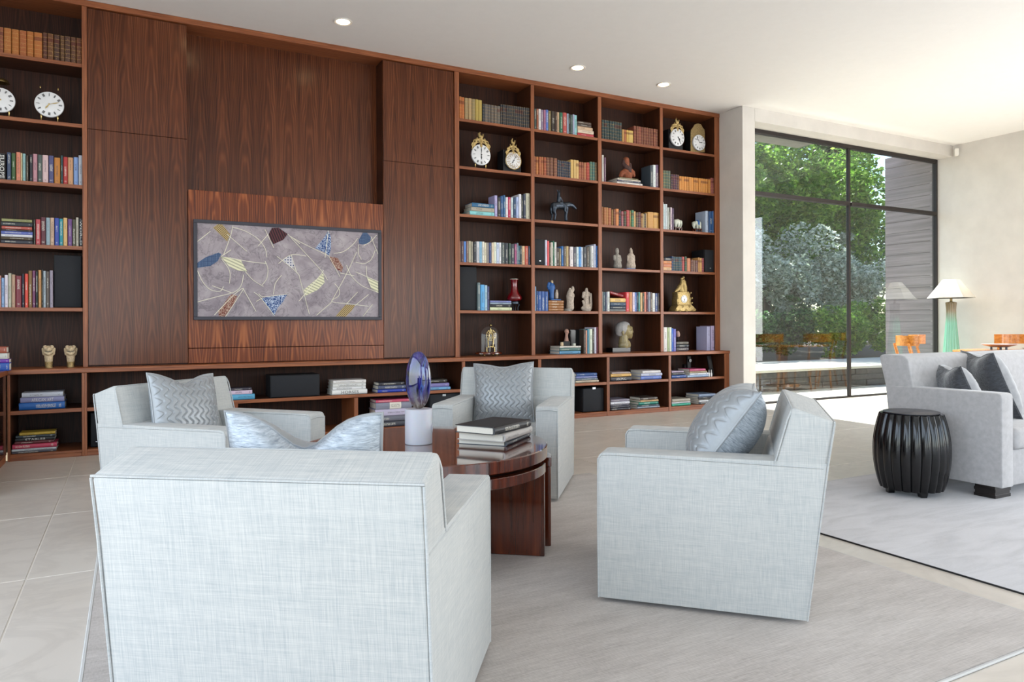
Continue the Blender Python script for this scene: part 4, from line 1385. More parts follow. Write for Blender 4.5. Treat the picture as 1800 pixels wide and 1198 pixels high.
stack(q, ZBB, [(1345, 1655, 730, 780, '#4c4440'), (1335, 1670, 780, 815, '#d8b080'), (1310, 1670, 815, 865, '#1c8a78'), (1290, 1690, 865, 898, '#3c5058'), (1285, 1700, 900, 935, '#a0b0c0')], 'the green-banded lower pile, low cabinet', 0.9)
q = PX(1160, 610, 160, YL, 1597)
stack(q, ZBS, [(215, 420, 415, 442, '#c8b8d0'), (215, 440, 445, 490, '#34343c'), (215, 470, 495, 550, '#3a5ca0')], 'the short upper pile, column-end cabinet', 1.0)
stack(q, ZBS, [(530, 805, 390, 430, '#c0507c'), (530, 830, 430, 465, '#b0a080'), (530, 855, 465, 500, '#e0e4ec'), (490, 855, 500, 540, '#a8c0e0')], 'the pink-topped pile, column-end cabinet', 0.9)
stack(q, ZBB, [(220, 535, 905, 962, '#b0a898'), (215, 540, 965, 990, '#e0e0e8'), (215, 540, 992, 1035, '#3cb094')], 'the green-based lower pile, column-end cabinet', 0.9)
stack(q, ZBB, [(690, 980, 800, 850, '#8a9cb8'), (680, 970, 860, 890, '#343a44'), (690, 960, 892, 918, '#5c5854'), (695, 995, 920, 955, '#e4e8ec'), (695, 960, 958, 995, '#3a4452')], 'the tall lower pile, column-end cabinet', 0.9)
q = PX(400, 640, 180, YL)
stack(q, ZBS, [(20, 425, 405, 450, '#3c3844'), (20, 435, 450, 520, '#dcc4d8'), (30, 480, 545, 640, '#5aa8cc')], 'the pile behind the quilted cushion', 0.7)
q = PX(560, 640, 160, YL, 1597)
stack(q, ZBS, [(260, 835, 280, 340, '#ece8e4'), (255, 830, 340, 400, '#e4e4e0'), (250, 830, 400, 450, '#ececec'), (240, 855, 455, 540, '#f0f0ec', 'HORSES')], 'the white pile beside the long loudspeaker', 0.65)
stack(q, ZBS, [(1060, 1510, 320, 375, '#34343c'), (1050, 1530, 375, 445, '#4c5470'), (1040, 1535, 445, 500, '#2c44b0')], 'the blue pile behind the glass sculpture', 0.7)
stack(q, ZBB, [(1010, 1640, 640, 800, '#d8d4d0'), (1010, 1640, 800, 850, '#d85a78'), (1010, 1640, 855, 975, '#8a8c9c', '@GIANTS'), (1000, 1630, 975, 1095, '#c8c0d8'), (1000, 1630, 1095, 1190, '#6a6c78'), (1000, 1630, 1190, 1290, '#3c3e48')][1:], 'the thick pile below the glass sculpture', 0.6)
q = PX(640, 640, 180, YL, 1659)
stack(q, ZBS, [(900, 1350, 245, 310, '#28241f'), (900, 1380, 315, 380, '#8078b0'), (900, 1400, 382, 430, '#78b0dc')], 'the pile between sculpture and armchair', 0.7)

# ---- three large books on the round table
tdir = math.atan2(0.172, 0.29)
zz = TZ
for i, (cx, cy, w, l, th, col, lab, ang) in enumerate(((1.635, 3.265, 0.265, 0.335, 0.024, '#3a3e46', 'large grey-spined book, lowest of the pile on the round table', 0),
                                            (1.625, 3.235, 0.26, 0.335, 0.037, '#b9b4b0', 'large white photo-spined book, middle of the pile on the round table', 3),
                                            (1.605, 3.215, 0.23, 0.345, 0.037, '#1e1e22', 'large black book on top of the pile on the round table', 10))):
    o = make_book('coffee_table_book', th, l, w, col, False)
    # spine towards the camera's right, lying flat
    A = R(41 - ang)
    Mx = Matrix.Translation((cx, cy, zz + th / 2)) @ Matrix.Rotation(A, 4, 'Z') @ Matrix.Translation((l / 2, -w / 2, 0)) @ Matrix.Rotation(R(-90), 4, 'Y') @ Matrix.Diagonal((th, w, l, 1))
    o.matrix_world = Mx
    zz += th + 0.0006
    tag(o, lab, 'book', 'books on the round table')

# ================================================================== ornaments on the shelves
def blob_px(px, chains, mat, root, name='figure', vox=None, dy=0.10):
    """a carved figure: chains of (x, y, r[, depth]) in the close look's pixels, skinned as one body"""
    out = []
    org = Vector(root.location)
    rmin = 1e9
    for ch in chains:
        cc = []
        for e in ch:
            p = px(e[0], e[1], dy)
            k = px.unit(e[0], e[1]) * (px.y + dy) / px.y
            d = e[3] * k if len(e) > 3 else 0.0
            q = p - org
            cc.append((q.x, q.y + d, q.z, e[2] * k * 1.08))
            rmin = min(rmin, e[2] * k)
        out.append(cc)
    me = blob_mesh(name, out, vox or max(0.003, rmin * 0.35))
    return link(name, me, root, mat)


def at_shelf(px, x, y, dy, z):
    p = px(x, y, dy)
    return (p.x, p.y, z)


# ---- loudspeakers
def speaker(x0, x1, y0, y1, z0, z1, label, badge=None, bevel=0.006):
    r = empty('loudspeaker', ((x0 + x1) / 2, y0, z0), 0, label, 'loudspeaker')
    MB().box(x0, x1, y0 + 0.016, y1, z0, z1).build('cabinet', M['black'], r, world=True, bevel=bevel, seg=2, smooth=40)
    MB().box(x0 + 0.004, x1 - 0.004, y0, y0 + 0.0155, z0 + 0.006, z1 - 0.004).build('grille', M['speaker'], r, world=True, bevel=bevel * 0.9, seg=2, smooth=40)
    if badge:
        bx, bz, s = badge
        MB().box(bx - s, bx + s, y0 - 0.002, y0 - 0.0002, bz - s * 0.55, bz + s * 0.55).build('badge', M['silver'], r, world=True)
    return r


q = PX(0, 450, 160, YU + 0.05)
speaker(q(1060, 500).x, -0.372, YU + 0.05, YU + 0.32, ZS[4], ZS[4] + 0.46, 'black loudspeaker on the fifth shelf of the leftmost bay')
q = PX(800, 460, 140, YU + 0.05, 1677)
speaker(3.236, q(460, 500).x, YU + 0.05, YU + 0.32, ZS[4], q(250, 100).z, 'tall black loudspeaker beside blue books on the fifth shelf')
q = PX(930, 405, 130, YU + 0.04)
c = q(268, 738)
speaker(4.195, q(400, 500).x - 0.004, YU + 0.04, YU + 0.30, ZS[3], q(250, 205).z, 'black loudspeaker beside the red and white spines on the fourth shelf', (c.x, c.z, 0.012))
q = PX(1155, 425, 120, YU + 0.03)
c = q(1405, 692)
speaker(q(1258, 400).x, q(1530, 400).x, YU + 0.03, YU + 0.29, ZS[3], q(1400, 205).z, 'black loudspeaker at the end of the fourth shelf beside the column', (c.x, c.z, 0.012))
q = PX(400, 640, 180, YL)
speaker(q(755, 400).x, q(1625, 400).x, YL, YL + 0.28, ZBS, q(755, 200).z, 'long flat black loudspeaker in the low cabinet under the painting')
q = PX(1000, 630, 170, YL + 0.02)
c = q(468, 532)
speaker(q(262, 700).x, q(655, 700).x, YL + 0.02, YL + 0.33, ZBB, q(450, 545).z, 'square black subwoofer in the third low cabinet from the column', (c.x, c.z - 0.012, 0.022), bevel=0.02)
speaker(-0.31, 0.07, YL + 0.05, YL + 0.34, ZBB, 0.36, 'black subwoofer behind the armchair nearest the painting', (-0.262, 0.105, 0.006), bevel=0.02)
c = on_y(780, 693, YL + 0.02)
speaker(c.x - 0.16, c.x + 0.20, YL + 0.02, YL + 0.33, ZBB, 0.372, 'black subwoofer half hidden behind the armchair facing the camera', (c.x + 0.005, c.z - 0.006, 0.02), bevel=0.02)


# ---- clocks
def dial(root, c, r, mat_hand, hour, minute, segmented=False, rim=None, crossbars=True):
    """c: local centre of the face (front at c.y)"""
    MB().lathe([(0, -0.02), (r * 0.98, -0.02), (r, -0.010), (r * 0.985, 0.004), (r * 0.92, 0.008), (0, 0.011)], 40, c, axis='y').build('dial', M['enamel'], root, smooth=35)
    if rim:
        MB().torus((c[0], c[1] - 0.002, c[2]), r * 1.0, r * 0.06, 40, 8).build('rim', rim, root, smooth=60)
    # hour marks, one ring of print
    mb = MB()
    for i in range(12):
        a = R(90 - 30 * i)
        d = Vector((math.cos(a), 0, math.sin(a)))
        e = Vector((-d.z, 0, d.x))
        bars = (1, 2, 3, 2, 1, 2, 3, 3, 2, 1, 2, 3)[i]
        for b in range(bars):
            off = (b - (bars - 1) / 2) * r * 0.055
            y = c[1] - 0.0125
            p0, p1 = d * (r * 0.64) + e * off, d * (r * 0.86) + e * off
            hw = e * (r * 0.017)
            P = Vector((c[0], y, c[2]))
            mb.add([P + p0 - hw, P + p0 + hw, P + p1 + hw, P + p1 - hw], [(0, 1, 2, 3)])
    if segmented:
        for i in range(12):
            a = R(75 - 30 * i)
            d = Vector((math.cos(a), 0, math.sin(a)))
            e = Vector((-d.z, 0, d.x)) * (r * 0.03)
            P = Vector((c[0], c[1] - 0.0122, c[2]))
            mb.add([P + d * r * 0.45 - e, P + d * r * 0.45 + e, P + d * r * 0.95 + e, P + d * r * 0.95 - e], [(0, 1, 2, 3)])
    mb.build('numeral_ring', M['ink'] if not segmented else M['gilt_dull'], root)
    for nm, ang, L, w in (('hour_hand', hour * 30 + minute / 2, 0.48, 0.06), ('minute_hand', minute * 6, 0.78, 0.04)):
        a = R(90 - ang)
        d = Vector((math.cos(a), 0, math.sin(a))) * r
        e = Vector((-d.z, 0, d.x))
        P = Vector((c[0], c[1] - 0.015, c[2]))
        MB().add([P - d * 0.08, P + d * L * 0.6 + e * w, P + d * L, P + d * L * 0.6 - e * w], [(0, 1, 2, 3)]).build(nm, mat_hand, root)
    MB().lathe([(0, 0.011), (r * 0.06, 0.011), (r * 0.06, 0.019), (0, 0.02)], 12, c, axis='y').build('hub', mat_hand, root, smooth=40)


def crest(root, c, w, h, mat):
    """pierced gilt scroll-work with a bird on top; c bottom middle, w half width"""
    chains = []
    for s in (-1, 1):
        for (k0, k1, rr) in ((0.95, 0.0, 0.075), (0.75, 0.30, 0.07), (0.5, 0.42, 0.07)):
            ch = []
            for i in range(9):
                a = R(-60 + 300 * i / 8)
                rad = w * 0.20
                ch.append((c[0] + s * (w * k0 - rad * 0.5 + rad * math.cos(a)), c[1], c[2] + h * k1 * 0.7 + rad + rad * math.sin(a), w * rr))
            chains.append(ch)
        chains.append([(c[0] + s * w, c[1], c[2] - h * 0.15, w * 0.07), (c[0] + s * w * 0.85, c[1], c[2] + h * 0.12, w * 0.08), (c[0] + s * w * 0.5, c[1], c[2] + h * 0.42, w * 0.08), (c[0] + s * w * 0.15, c[1], c[2] + h * 0.55, w * 0.09)])
    chains.append([(c[0], c[1], c[2] + h * 0.08, w * 0.20), (c[0], c[1], c[2] + h * 0.35, w * 0.16), (c[0], c[1], c[2] + h * 0.55, w * 0.11)])
    # the bird
    chains += [[(c[0] - w * 0.10, c[1], c[2] + h * 0.98, w * 0.09), (c[0] - w * 0.22, c[1], c[2] + h * 0.86, w * 0.13), (c[0] - w * 0.12, c[1], c[2] + h * 0.72, w * 0.17), (c[0] + w * 0.08, c[1], c[2] + h * 0.70, w * 0.19), (c[0] + w * 0.22, c[1], c[2] + h * 0.80, w * 0.12), (c[0] + w * 0.26, c[1], c[2] + h * 0.88, w * 0.10)], [(c[0] - w * 0.42, c[1], c[2] + h * 0.62, w * 0.07), (c[0] - w * 0.36, c[1], c[2] + h * 0.5, w * 0.09)], [(c[0] + w * 0.45, c[1], c[2] + h * 0.62, w * 0.07), (c[0] + w * 0.36, c[1], c[2] + h * 0.5, w * 0.09)]]
    link('crest', blob_mesh('crest', chains, max(0.003, w * 0.05), 2), root, mat)


def clock_a(px, cx, cy, rpx, top, label, hour, minute, crestmat=None, box=None, segmented=False, legs=True, dy=0.03, z=0.0, hand=None):
    p = px(cx, cy, dy)
    k = px(cx + rpx, cy, dy).x - p.x
    root = empty('clock', (p.x, p.y, z), 0, label, 'clock')
    c = (0, 0, p.z - z)
    if box:
        x0, x1, zt, depth = box
        MB().box(px(x0, cy, dy).x - p.x, px(x1, cy, dy).x - p.x, 0.026, 0.026 + depth, 0, px(cx, zt, dy).z - z).build('movement_case', M['black'], root, bevel=0.003, seg=1)
    if legs:
        for s in (-1, 1):
            bot, mid = 0.0, c[2] - k * 0.85
            MB().lathe([(0.004, 0), (0.009, 0.004), (0.004, 0.012), (0.004, mid * 0.6), (0.008, mid * 0.75), (0.004, mid + 0.02), (0.0, mid + 0.025)], 10, (s * k * 0.55, 0.012, 0)).build('leg', M['brass'], root, smooth=50)
        MB().box(-k * 0.5, k * 0.5, 0.022, 0.09, c[2] - k * 0.5, c[2] + k * 0.55).build('movement', M['bronze'], root, bevel=0.004, seg=1)
    dial(root, c, k, hand or M['ink'], hour, minute, segmented, M['gilt'] if segmented else None)
    if crestmat:
        crest(root, (0, 0.004, c[2] + k * 0.72), k * 0.92, px(cx, top, dy).z - z - (c[2] + k * 0.72), crestmat)
    return root


q = PX(0, 130, 160, YU + 0.02)
r = clock_a(q, 975, 605, 295, 330, 'white enamel clock dial on brass pins in the leftmost bay', 7, 12, None, z=ZS[1], hand=M['brass'])
for s in (-1, 1):
    MB().lathe([(0.003, 0), (0.006, 0.008), (0.002, 0.022), (0, 0.024)], 8, (s * 0.065, 0.0, on_y(86, 160, YU + 0.05).z - ZS[1] + 0.015)).build('finial', M['brass'], r, smooth=50)
r = clock_a(q, 10, 515, 295, 330, 'white enamel clock dial with a bell, cut off at the frame edge', 7, 55, None, z=ZS[1], hand=M['brass'])
c = q(10, 120, 0.03) - Vector(r.location)
MB().lathe([(0.0, 0.03), (0.03, 0.026), (0.052, 0.008), (0.06, -0.01), (0.056, -0.01), (0.045, 0.0), (0, 0.02)], 24, (c.x, c.y + 0.05, c.z)).build('bell', M['brass'], r, smooth=60)
q = PX(800, 220, 140, YU + 0.03)
clock_a(q, 585, 670, 213, 160, 'round white clock with gilt rooster crest standing on two legs', 6, 0, M['gilt'], z=ZS[1])
clock_a(q, 1315, 800, 170, 300, 'gilt clock with cartouche numerals and rooster crest on a black case', 7, 5, M['gilt'], (1110, 1515, 560, 0.15), True, False, z=ZS[1])
q = PX(1155, 195, 120, YU + 0.03, 1797)
clock_a(q, 535, 695, 178, 190, 'white-dialled clock with tall gilt crest beside the arched gilt clock', 4, 25, M['gilt'], (345, 712, 480, 0.15), False, False, z=ZS[0])
r = clock_a(q, 1108, 835, 158, 320, 'arched gilt-fronted clock at the top corner beside the column', 2, 53, None, None, False, False, z=ZS[0])
pl = [(x, y) for x, y in ((915, 1078), (1290, 1078), (1290, 560), (1280, 480), (1235, 430), (1190, 340), (1110, 312), (1020, 340), (970, 420), (925, 480), (915, 560))]
pts = []
for x, y in pl:
    w_ = q(x, y, 0.03)
    pts.append((w_.x - r.location.x, max(0, w_.z - ZS[0])))
MB().prism(pts, 0.020, 0.032, 'y').build('embossed_plate', M['gilt_dull'], r, bevel=0.003, seg=1)
MB().box(pts[0][0] + 0.02, pts[1][0] - 0.02, 0.033, 0.15, 0, pts[3][1] - 0.03).build('movement_case', M['black'], r)

# gilt mantel clock with figures
q = PX(1155, 480, 120, YU + 0.05)
p = q(690, 1000)
r = empty('mantel_clock', (p.x, p.y, ZS[4]), 0, 'ornate gilt mantel clock crowned by two embracing figures', 'clock')
def loc(x, y, dy=0.0):
    w_ = q(x, y, dy)
    return (w_.x - p.x, max(0.0, w_.z - ZS[4]))
base = [loc(*e) for e in ((440, 1000), (980, 1000), (985, 960), (930, 880), (880, 840), (520, 840), (480, 900), (445, 960))]
MB().prism(base, -0.03, 0.11, 'y').build('plinth', M['gilt'], r, bevel=0.006, seg=2, smooth=40)
body = [loc(*e) for e in ((520, 838), (905, 838), (870, 740), (895, 660), (855, 620), (865, 540), (820, 485), (520, 490), (535, 620), (510, 700))]
MB().prism(body, -0.012, 0.10, 'y').build('case', M['gilt'], r, bevel=0.006, seg=2, smooth=40)
scr = MB()
for (x, y, rr) in ((470, 970, 26), (560, 985, 30), (730, 975, 40), (900, 975, 30), (960, 960, 24), (640, 870, 34), (820, 870, 34), (880, 780, 22), (525, 780, 18), (880, 660, 22), (520, 660, 16), (850, 520, 18), (530, 510, 16)):
    a = loc(x, y)
    scr.torus((a[0], -0.034, max(0.012, a[1])), rr * 0.00037, 0.0045, 12, 5)
scr.build('scrollwork', M['gilt'], r, smooth=60)
dp = loc(695, 680)
dial(r, (dp[0], -0.012, dp[1]), q(775, 680).x - q(695, 680).x, M['ink'], 6, 30)
blob_px(q, [[(640, 470, 90), (620, 380, 74), (650, 270, 58), (655, 200, 44)], [(648, 145, 34)], [(720, 460, 74), (725, 350, 60), (705, 250, 54), (700, 180, 34)], [(692, 108, 32)], [(640, 240, 28), (700, 200, 24), (745, 230, 22)], [(600, 350, 60), (530, 450, 44), (480, 478, 26)], [(730, 300, 30), (760, 380, 26), (740, 450, 30)], [(745, 440, 30), (785, 390, 14)], [(560, 400, 40), (520, 440, 36)]], M['gilt'], r, 'figure_group', dy=0.04)

# skeleton clock under a glass dome
q = PX(800, 550, 140, YU + 0.10)
p = q(775, 985)
r = empty('dome_clock', (p.x, p.y + 0.02, ZL), 0, 'brass skeleton clock under a glass dome', 'clock')
k = q.unit(775, 700)
M['dome'] = pane_glass('dome_glass', (0.97, 0.98, 0.98, 1), 1.5)
oval = [(0, 0.022), (330 * k, 0.022), (330 * k, 0.036), (300 * k, 0.046), (0, 0.046)]
MB().lathe(oval, 40, sy=0.62).build('base', M['table_wood'], r, smooth=40)
for (x, y) in ((-0.08, -0.05), (0.08, -0.05), (-0.08, 0.05), (0.08, 0.05)):
    MB().ball((x, y, 0.012), 0.014, rz=0.012).build('foot', M['brass'], r, smooth=180)
H = 0.046
R0 = 285 * k
hd = q(775, 230).z - q(775, 880).z
dprof = [(R0, H), (R0, H + hd - R0)]
for i in range(1, 10):
    a = math.pi / 2 * i / 9
    dprof.append((R0 * math.cos(a) if i < 9 else 0.0, H + hd - R0 + R0 * math.sin(a)))
MB().lathe([(0.0, H + 0.0005)] + dprof, 40, sy=0.7).build('glass_dome', M['dome'], r, smooth=60)
zc = q(820, 500).z - ZL
cx_ = q(820, 500).x - p.x
mb = MB().torus((cx_, -0.01, zc), 118 * k, 10 * k, 28, 6).torus((cx_, -0.01, zc), 60 * k, 7 * k, 24, 6)
for i in range(12):
    a = R(30 * i)
    d = Vector((math.cos(a), 0, math.sin(a)))
    mb.tube([Vector((cx_, -0.01, zc)) + d * 55 * k, Vector((cx_, -0.01, zc)) + d * 132 * k], 11 * k, 6)
mb.build('chapter_ring', M['brass'], r, smooth=60)
MB().torus((cx_, 0.01, zc), 40 * k, 8 * k, 20, 6).build('gear', M['brass'], r, smooth=60)
link('frame', blob_mesh('frame', [[(cx_ - 60 * k, 0.0, H + 0.05, 0.007), (cx_ - 70 * k, 0.0, zc - 0.05, 0.007), (cx_, 0, zc + 0.04, 0.006), (cx_ + 70 * k, 0, zc - 0.05, 0.007), (cx_ + 60 * k, 0, H + 0.05, 0.007), (cx_, 0, H + 0.06, 0.01), (cx_ - 60 * k, 0, H + 0.05, 0.007)], [(cx_, 0, zc + 0.04, 0.006), (cx_, 0, zc + 0.085, 0.004)]], 0.003), r, M['brass'])
for x in (-0.05, 0.05):
    MB().lathe([(0.006, H), (0.005, H + 0.055), (0, H + 0.056)], 12, (cx_ + x, 0, 0)).build('pillar', M['brass'], r, smooth=50)
MB().ball((cx_, 0.0, zc + 0.115), 0.018, rz=0.014).build('bell', M['brass'], r, smooth=180)

# oxblood vase on a stand
q = PX(800, 460, 140, YU + 0.12, 1677)
p = q(1245, 900)
k = q.unit(1245, 700)
r = empty('vase', (p.x, p.y, ZS[4]), 0, 'oxblood red bottle vase standing on a small dark stand', 'vase')
def hz(y):
    return max(0.0, q(1245, y).z - ZS[4])
prof = [(0, hz(835)), (70 * k, hz(835)), (112 * k, hz(822)), (160 * k, hz(785)), (162 * k, hz(755)), (140 * k, hz(710)), (100 * k, hz(660)), (76 * k, hz(600)), (66 * k, hz(500)), (70 * k, hz(420)), (88 * k, hz(362)), (80 * k, hz(362)), (60 * k, hz(430)), (0, hz(450))]
MB().lathe(prof, 40).build('vase_body', M['flambe'], r, smooth=60)
MB().torus((0, 0, hz(366)), 84 * k, 6 * k, 32, 6, axis='z').build('rim', M['porcelain'], r, smooth=60)
MB().lathe([(0, hz(838)), (95 * k, hz(838)), (100 * k, hz(850)), (95 * k, hz(885)), (0, hz(890))][::-1], 32).build('stand_top', M['bronze'], r, smooth=40)
for i in range(4):
    a = R(45 + 90 * i)
    d = Vector((math.cos(a), math.sin(a), 0))
    MB().tube([d * 80 * k + Vector((0, 0, hz(880))), d * 115 * k + Vector((0, 0, hz(900))), d * 80 * k + Vector((0, 0, hz(960))), d * 85 * k + Vector((0, 0, 0.003))], 0.004, 6).build('stand_leg', M['bronze'], r, smooth=60)

# bronze rider
q = PX(930, 325, 130, YU + 0.08)
p = q(790, 850)
r = empty('horse_statuette', (p.x, p.y + 0.08, ZS[2]), 0, 'dark bronze statuette of a rider on a drooping horse', 'statuette')
blob_px(q, [[(610, 510, 88), (700, 495, 84), (800, 505, 84), (880, 500, 80), (960, 475, 62), (1040, 490, 46), (1090, 530, 38), (1135, 575, 26)],
            [(600, 550, 70, -30), (590, 640, 40, -35), (625, 720, 26, -35), (605, 840, 24, -35)], [(590, 560, 60, 40), (565, 650, 36, 45), (590, 730, 25, 45), (570, 845, 24, 45)],
            [(885, 550, 58, -30), (900, 650, 32, -30), (888, 740, 24, -30), (892, 850, 24, -30)], [(880, 550, 55, 35), (920, 640, 30, 40), (900, 730, 23, 40), (905, 850, 23, 40)],
            [(545, 520, 22), (530, 600, 20), (545, 690, 12)],
            [(725, 430, 52), (720, 340, 46), (720, 265, 36), (722, 195, 32)], [(715, 190, 18), (680, 120, 12)], [(735, 180, 14), (735, 120, 9)], [(745, 300, 16, -30), (800, 400, 14, -25)], [(760, 440, 36, -50), (840, 520, 30, -80), (830, 640, 24, -84), (855, 668, 18, -84)]], M['bronze'], r, 'horse_and_rider', vox=0.004, dy=0.08)
a = q(540, 850, 0.08).x - p.x; b = q(1040, 850, 0.08).x - p.x
MB().prism(roundpoly([(a, -0.05), (b, -0.05), (b, 0.05), (a, 0.05)], 0.03), 0, 0.012, 'z').build('base', M['bronze'], r)

# three religious figures and the two seated ones
q = PX(930, 480, 130, YU + 0.05)
ztop = ZS[4] + (905 - 640) * q.unit(600, 800)
p = q(600, 630)
r = empty('figurine', (p.x, p.y + 0.05, ztop), 0, 'blue-robed painted figurine with a child, on the brown book pile', 'figurine')
o_ = blob_px(q, [[(545, 590, 58), (545, 480, 56), (540, 330, 74), (545, 260, 46), (560, 205, 26)], [(480, 240, 26), (470, 330, 36), (480, 380, 26)], [(600, 300, 26), (620, 380, 18)]], M['blue_paint'], r, 'robe', dy=0.05)
blob_px(q, [[(556, 200, 30), (560, 230, 26)]], M['ivory'], r, 'head', dy=0.04, vox=0.004)
blob_px(q, [[(672, 585, 36), (672, 510, 38), (675, 440, 24), (675, 415, 20)]], M['stone_pale'], r, 'child', dy=0.04)
a = q(505, 610, 0.05).x - p.x; b = q(745, 610, 0.05).x - p.x
MB().box(a, b, -0.035, 0.035, 0, 0.012).build('base', M['blue_paint'], r, bevel=0.003, seg=1)
p = q(1005, 905)
r = empty('figurine', (p.x, p.y + 0.06, ZS[4]), 0, 'pale robed figurine carrying a child on the shoulder', 'figurine')
blob_px(q, [[(1000, 830, 90), (1000, 700, 82), (1000, 560, 92), (1000, 470, 66), (998, 410, 34), (996, 385, 30)], [(1040, 450, 40), (1070, 400, 34), (1062, 345, 30)], [(1060, 520, 40), (1080, 560, 28)]], M['stone_pale'], r, 'figure', dy=0.06)
MB().lathe([(0, 0), (100 * q.unit(1000, 800), 0), (92 * q.unit(1000, 800), 0.02), (95 * q.unit(1000, 800), 0.032), (0, 0.032)], 16, (0, 0, 0)).build('base', M['stone_grey'], r, smooth=40)
p = q(1400, 905)
r = empty('figurine', (p.x, p.y + 0.06, ZS[4]), 0, 'pale seated figurine on a carved rocky base', 'figurine')
blob_px(q, [[(1400, 860, 110), (1300, 850, 34)], [(1480, 850, 50), (1500, 740, 38), (1500, 620, 34), (1500, 510, 28)], [(1400, 760, 60), (1390, 620, 62), (1390, 500, 62), (1395, 440, 40), (1398, 385, 30)], [(1330, 480, 34), (1310, 580, 26)], [(1450, 480, 30), (1470, 540, 24)], [(1310, 680, 26), (1340, 760, 30)], [(1370, 760, 26, -30), (1360, 640, 28, -30)]], M['stone_pale'], r, 'figure', dy=0.06)
q = PX(1050, 420, 120, YU + 0.06)
for (cx, ch, lab, mt) in ((535, [[(535, 715, 105), (535, 640, 92), (525, 560, 84), (520, 470, 72), (520, 410, 42)], [(522, 340, 46), (518, 280, 44)], [(450, 450, 34), (450, 540, 30), (530, 620, 26, -50)], [(590, 450, 30), (615, 560, 28), (560, 640, 26, -50)]], 'pale seated deity figurine with round head on the fourth shelf', M['stone_grey']),
                          (885, [[(885, 715, 120), (885, 620, 100), (885, 520, 86), (885, 440, 78), (888, 390, 40)], [(890, 340, 42), (886, 290, 38), (885, 240, 14)], [(810, 450, 30), (810, 560, 28)], [(960, 450, 30), (970, 560, 28), (920, 640, 24, -50)]], 'brownish seated deity figurine with pointed crown on the fourth shelf', M['stone_pale'])):
    p = q(cx, 770)
    r = empty('figurine', (p.x, p.y + 0.04, ZS[3]), 0, lab, 'figurine')
    blob_px(q, ch, mt, r, 'figure', dy=0.04)
    kk = q.unit(cx, 700)
    MB().box(-150 * kk, 140 * kk, -0.05, 0.05, 0, 0.014).build('base', M['blue_paint'] if cx > 600 else M['black'], r, bevel=0.002, seg=1)
# small bust on the pile, black box frame
q = PX(930, 560, 130, YU + 0.05)
zt = ZL + (860 - 660) * q.unit(900, 700)
p = q(915, 650)
r = empty('bust', (p.x, p.y + 0.06, zt), 0, 'small terracotta bust with long neck on the blue book pile', 'bust')
blob_px(q, [[(912, 300, 52), (918, 335, 44), (915, 365, 36)], [(912, 380, 30), (910, 450, 38), (910, 530, 52)], [(930, 330, 20, -42)]], plain('pink_terracotta', '#b08878', 0.7, var=0.15, vscale=40), r, 'head', dy=0.06)
MB().box(-0.045, 0.06, -0.045, 0.045, 0, max(0.02, q(915, 545, 0.06).z - zt)).build('plinth', M['black'], r, bevel=0.003, seg=1)
a, b = q(1050, 600), q(1325, 260)
r = empty('picture_box', ((a.x + b.x) / 2, a.y + 0.05, ZL), 0, 'black glossy box frame standing beside the small bust', 'box')
MB().box(-(b.x - a.x) / 2 + 0.02, (b.x - a.x) / 2, 0.03, 0.16, 0, b.z - ZL).build('box_body', M['black_gloss'], r, bevel=0.004, seg=1)
MB().box(-(b.x - a.x) / 2 + 0.03, (b.x - a.x) / 2 - 0.01, 0.022, 0.03, 0.01, b.z - ZL - 0.01).build('front_glass', M['black_gloss'], r)
for (nm, cx, h_, col, lab) in (('candle', 800, 0.045, M['ivory'], 'short cream candle on the pile beside the small bust'), ('glass_dish', 1100, 0.03, M['porcelain'], 'small pale dish on the pile beside the small bust')):
    w_ = q(cx, 650)
    o_ = MB().lathe([(0, 0), (0.018, 0), (0.020, h_ * 0.5), (0.018, h_), (0.014, h_), (0.012, h_ * 0.8), (0, h_ * 0.75)], 20).build(nm, col, None, smooth=40)
    o_.location = (w_.x, YK + 0.03, zt)
    tag(o_, lab, 'ornament')

# bearded bust
q = PX(1050, 260, 120, YU + 0.06)
zt = ZS[1] + (950 - 765) * q.unit(800, 900)
p = q(790, 780)
r = empty('bust', (p.x, p.y + 0.07, zt), 0, 'terracotta bust of a long-bearded man on a book pile', 'bust')
blob_px(q, [[(755, 325, 84), (760, 380, 84), (770, 430, 74)], [(800, 620, 118), (650, 660, 60), (620, 730, 56)], [(800, 620, 118), (940, 650, 56), (965, 730, 40)], [(790, 730, 130)], [(790, 500, 70), (800, 560, 66)]], M['terracotta'], r, 'body', dy=0.07)
blob_px(q, [[(700, 340, 50, 10), (690, 430, 56, 0), (720, 500, 60, -40), (780, 560, 66, -70), (800, 620, 48, -90), (805, 670, 26, -95)], [(840, 440, 40, -30), (835, 560, 40, -70)]], plain('dark_beard', '#4c3430', 0.7, var=0.2, vscale=60, bump=0.4), r, 'beard', dy=0.07)

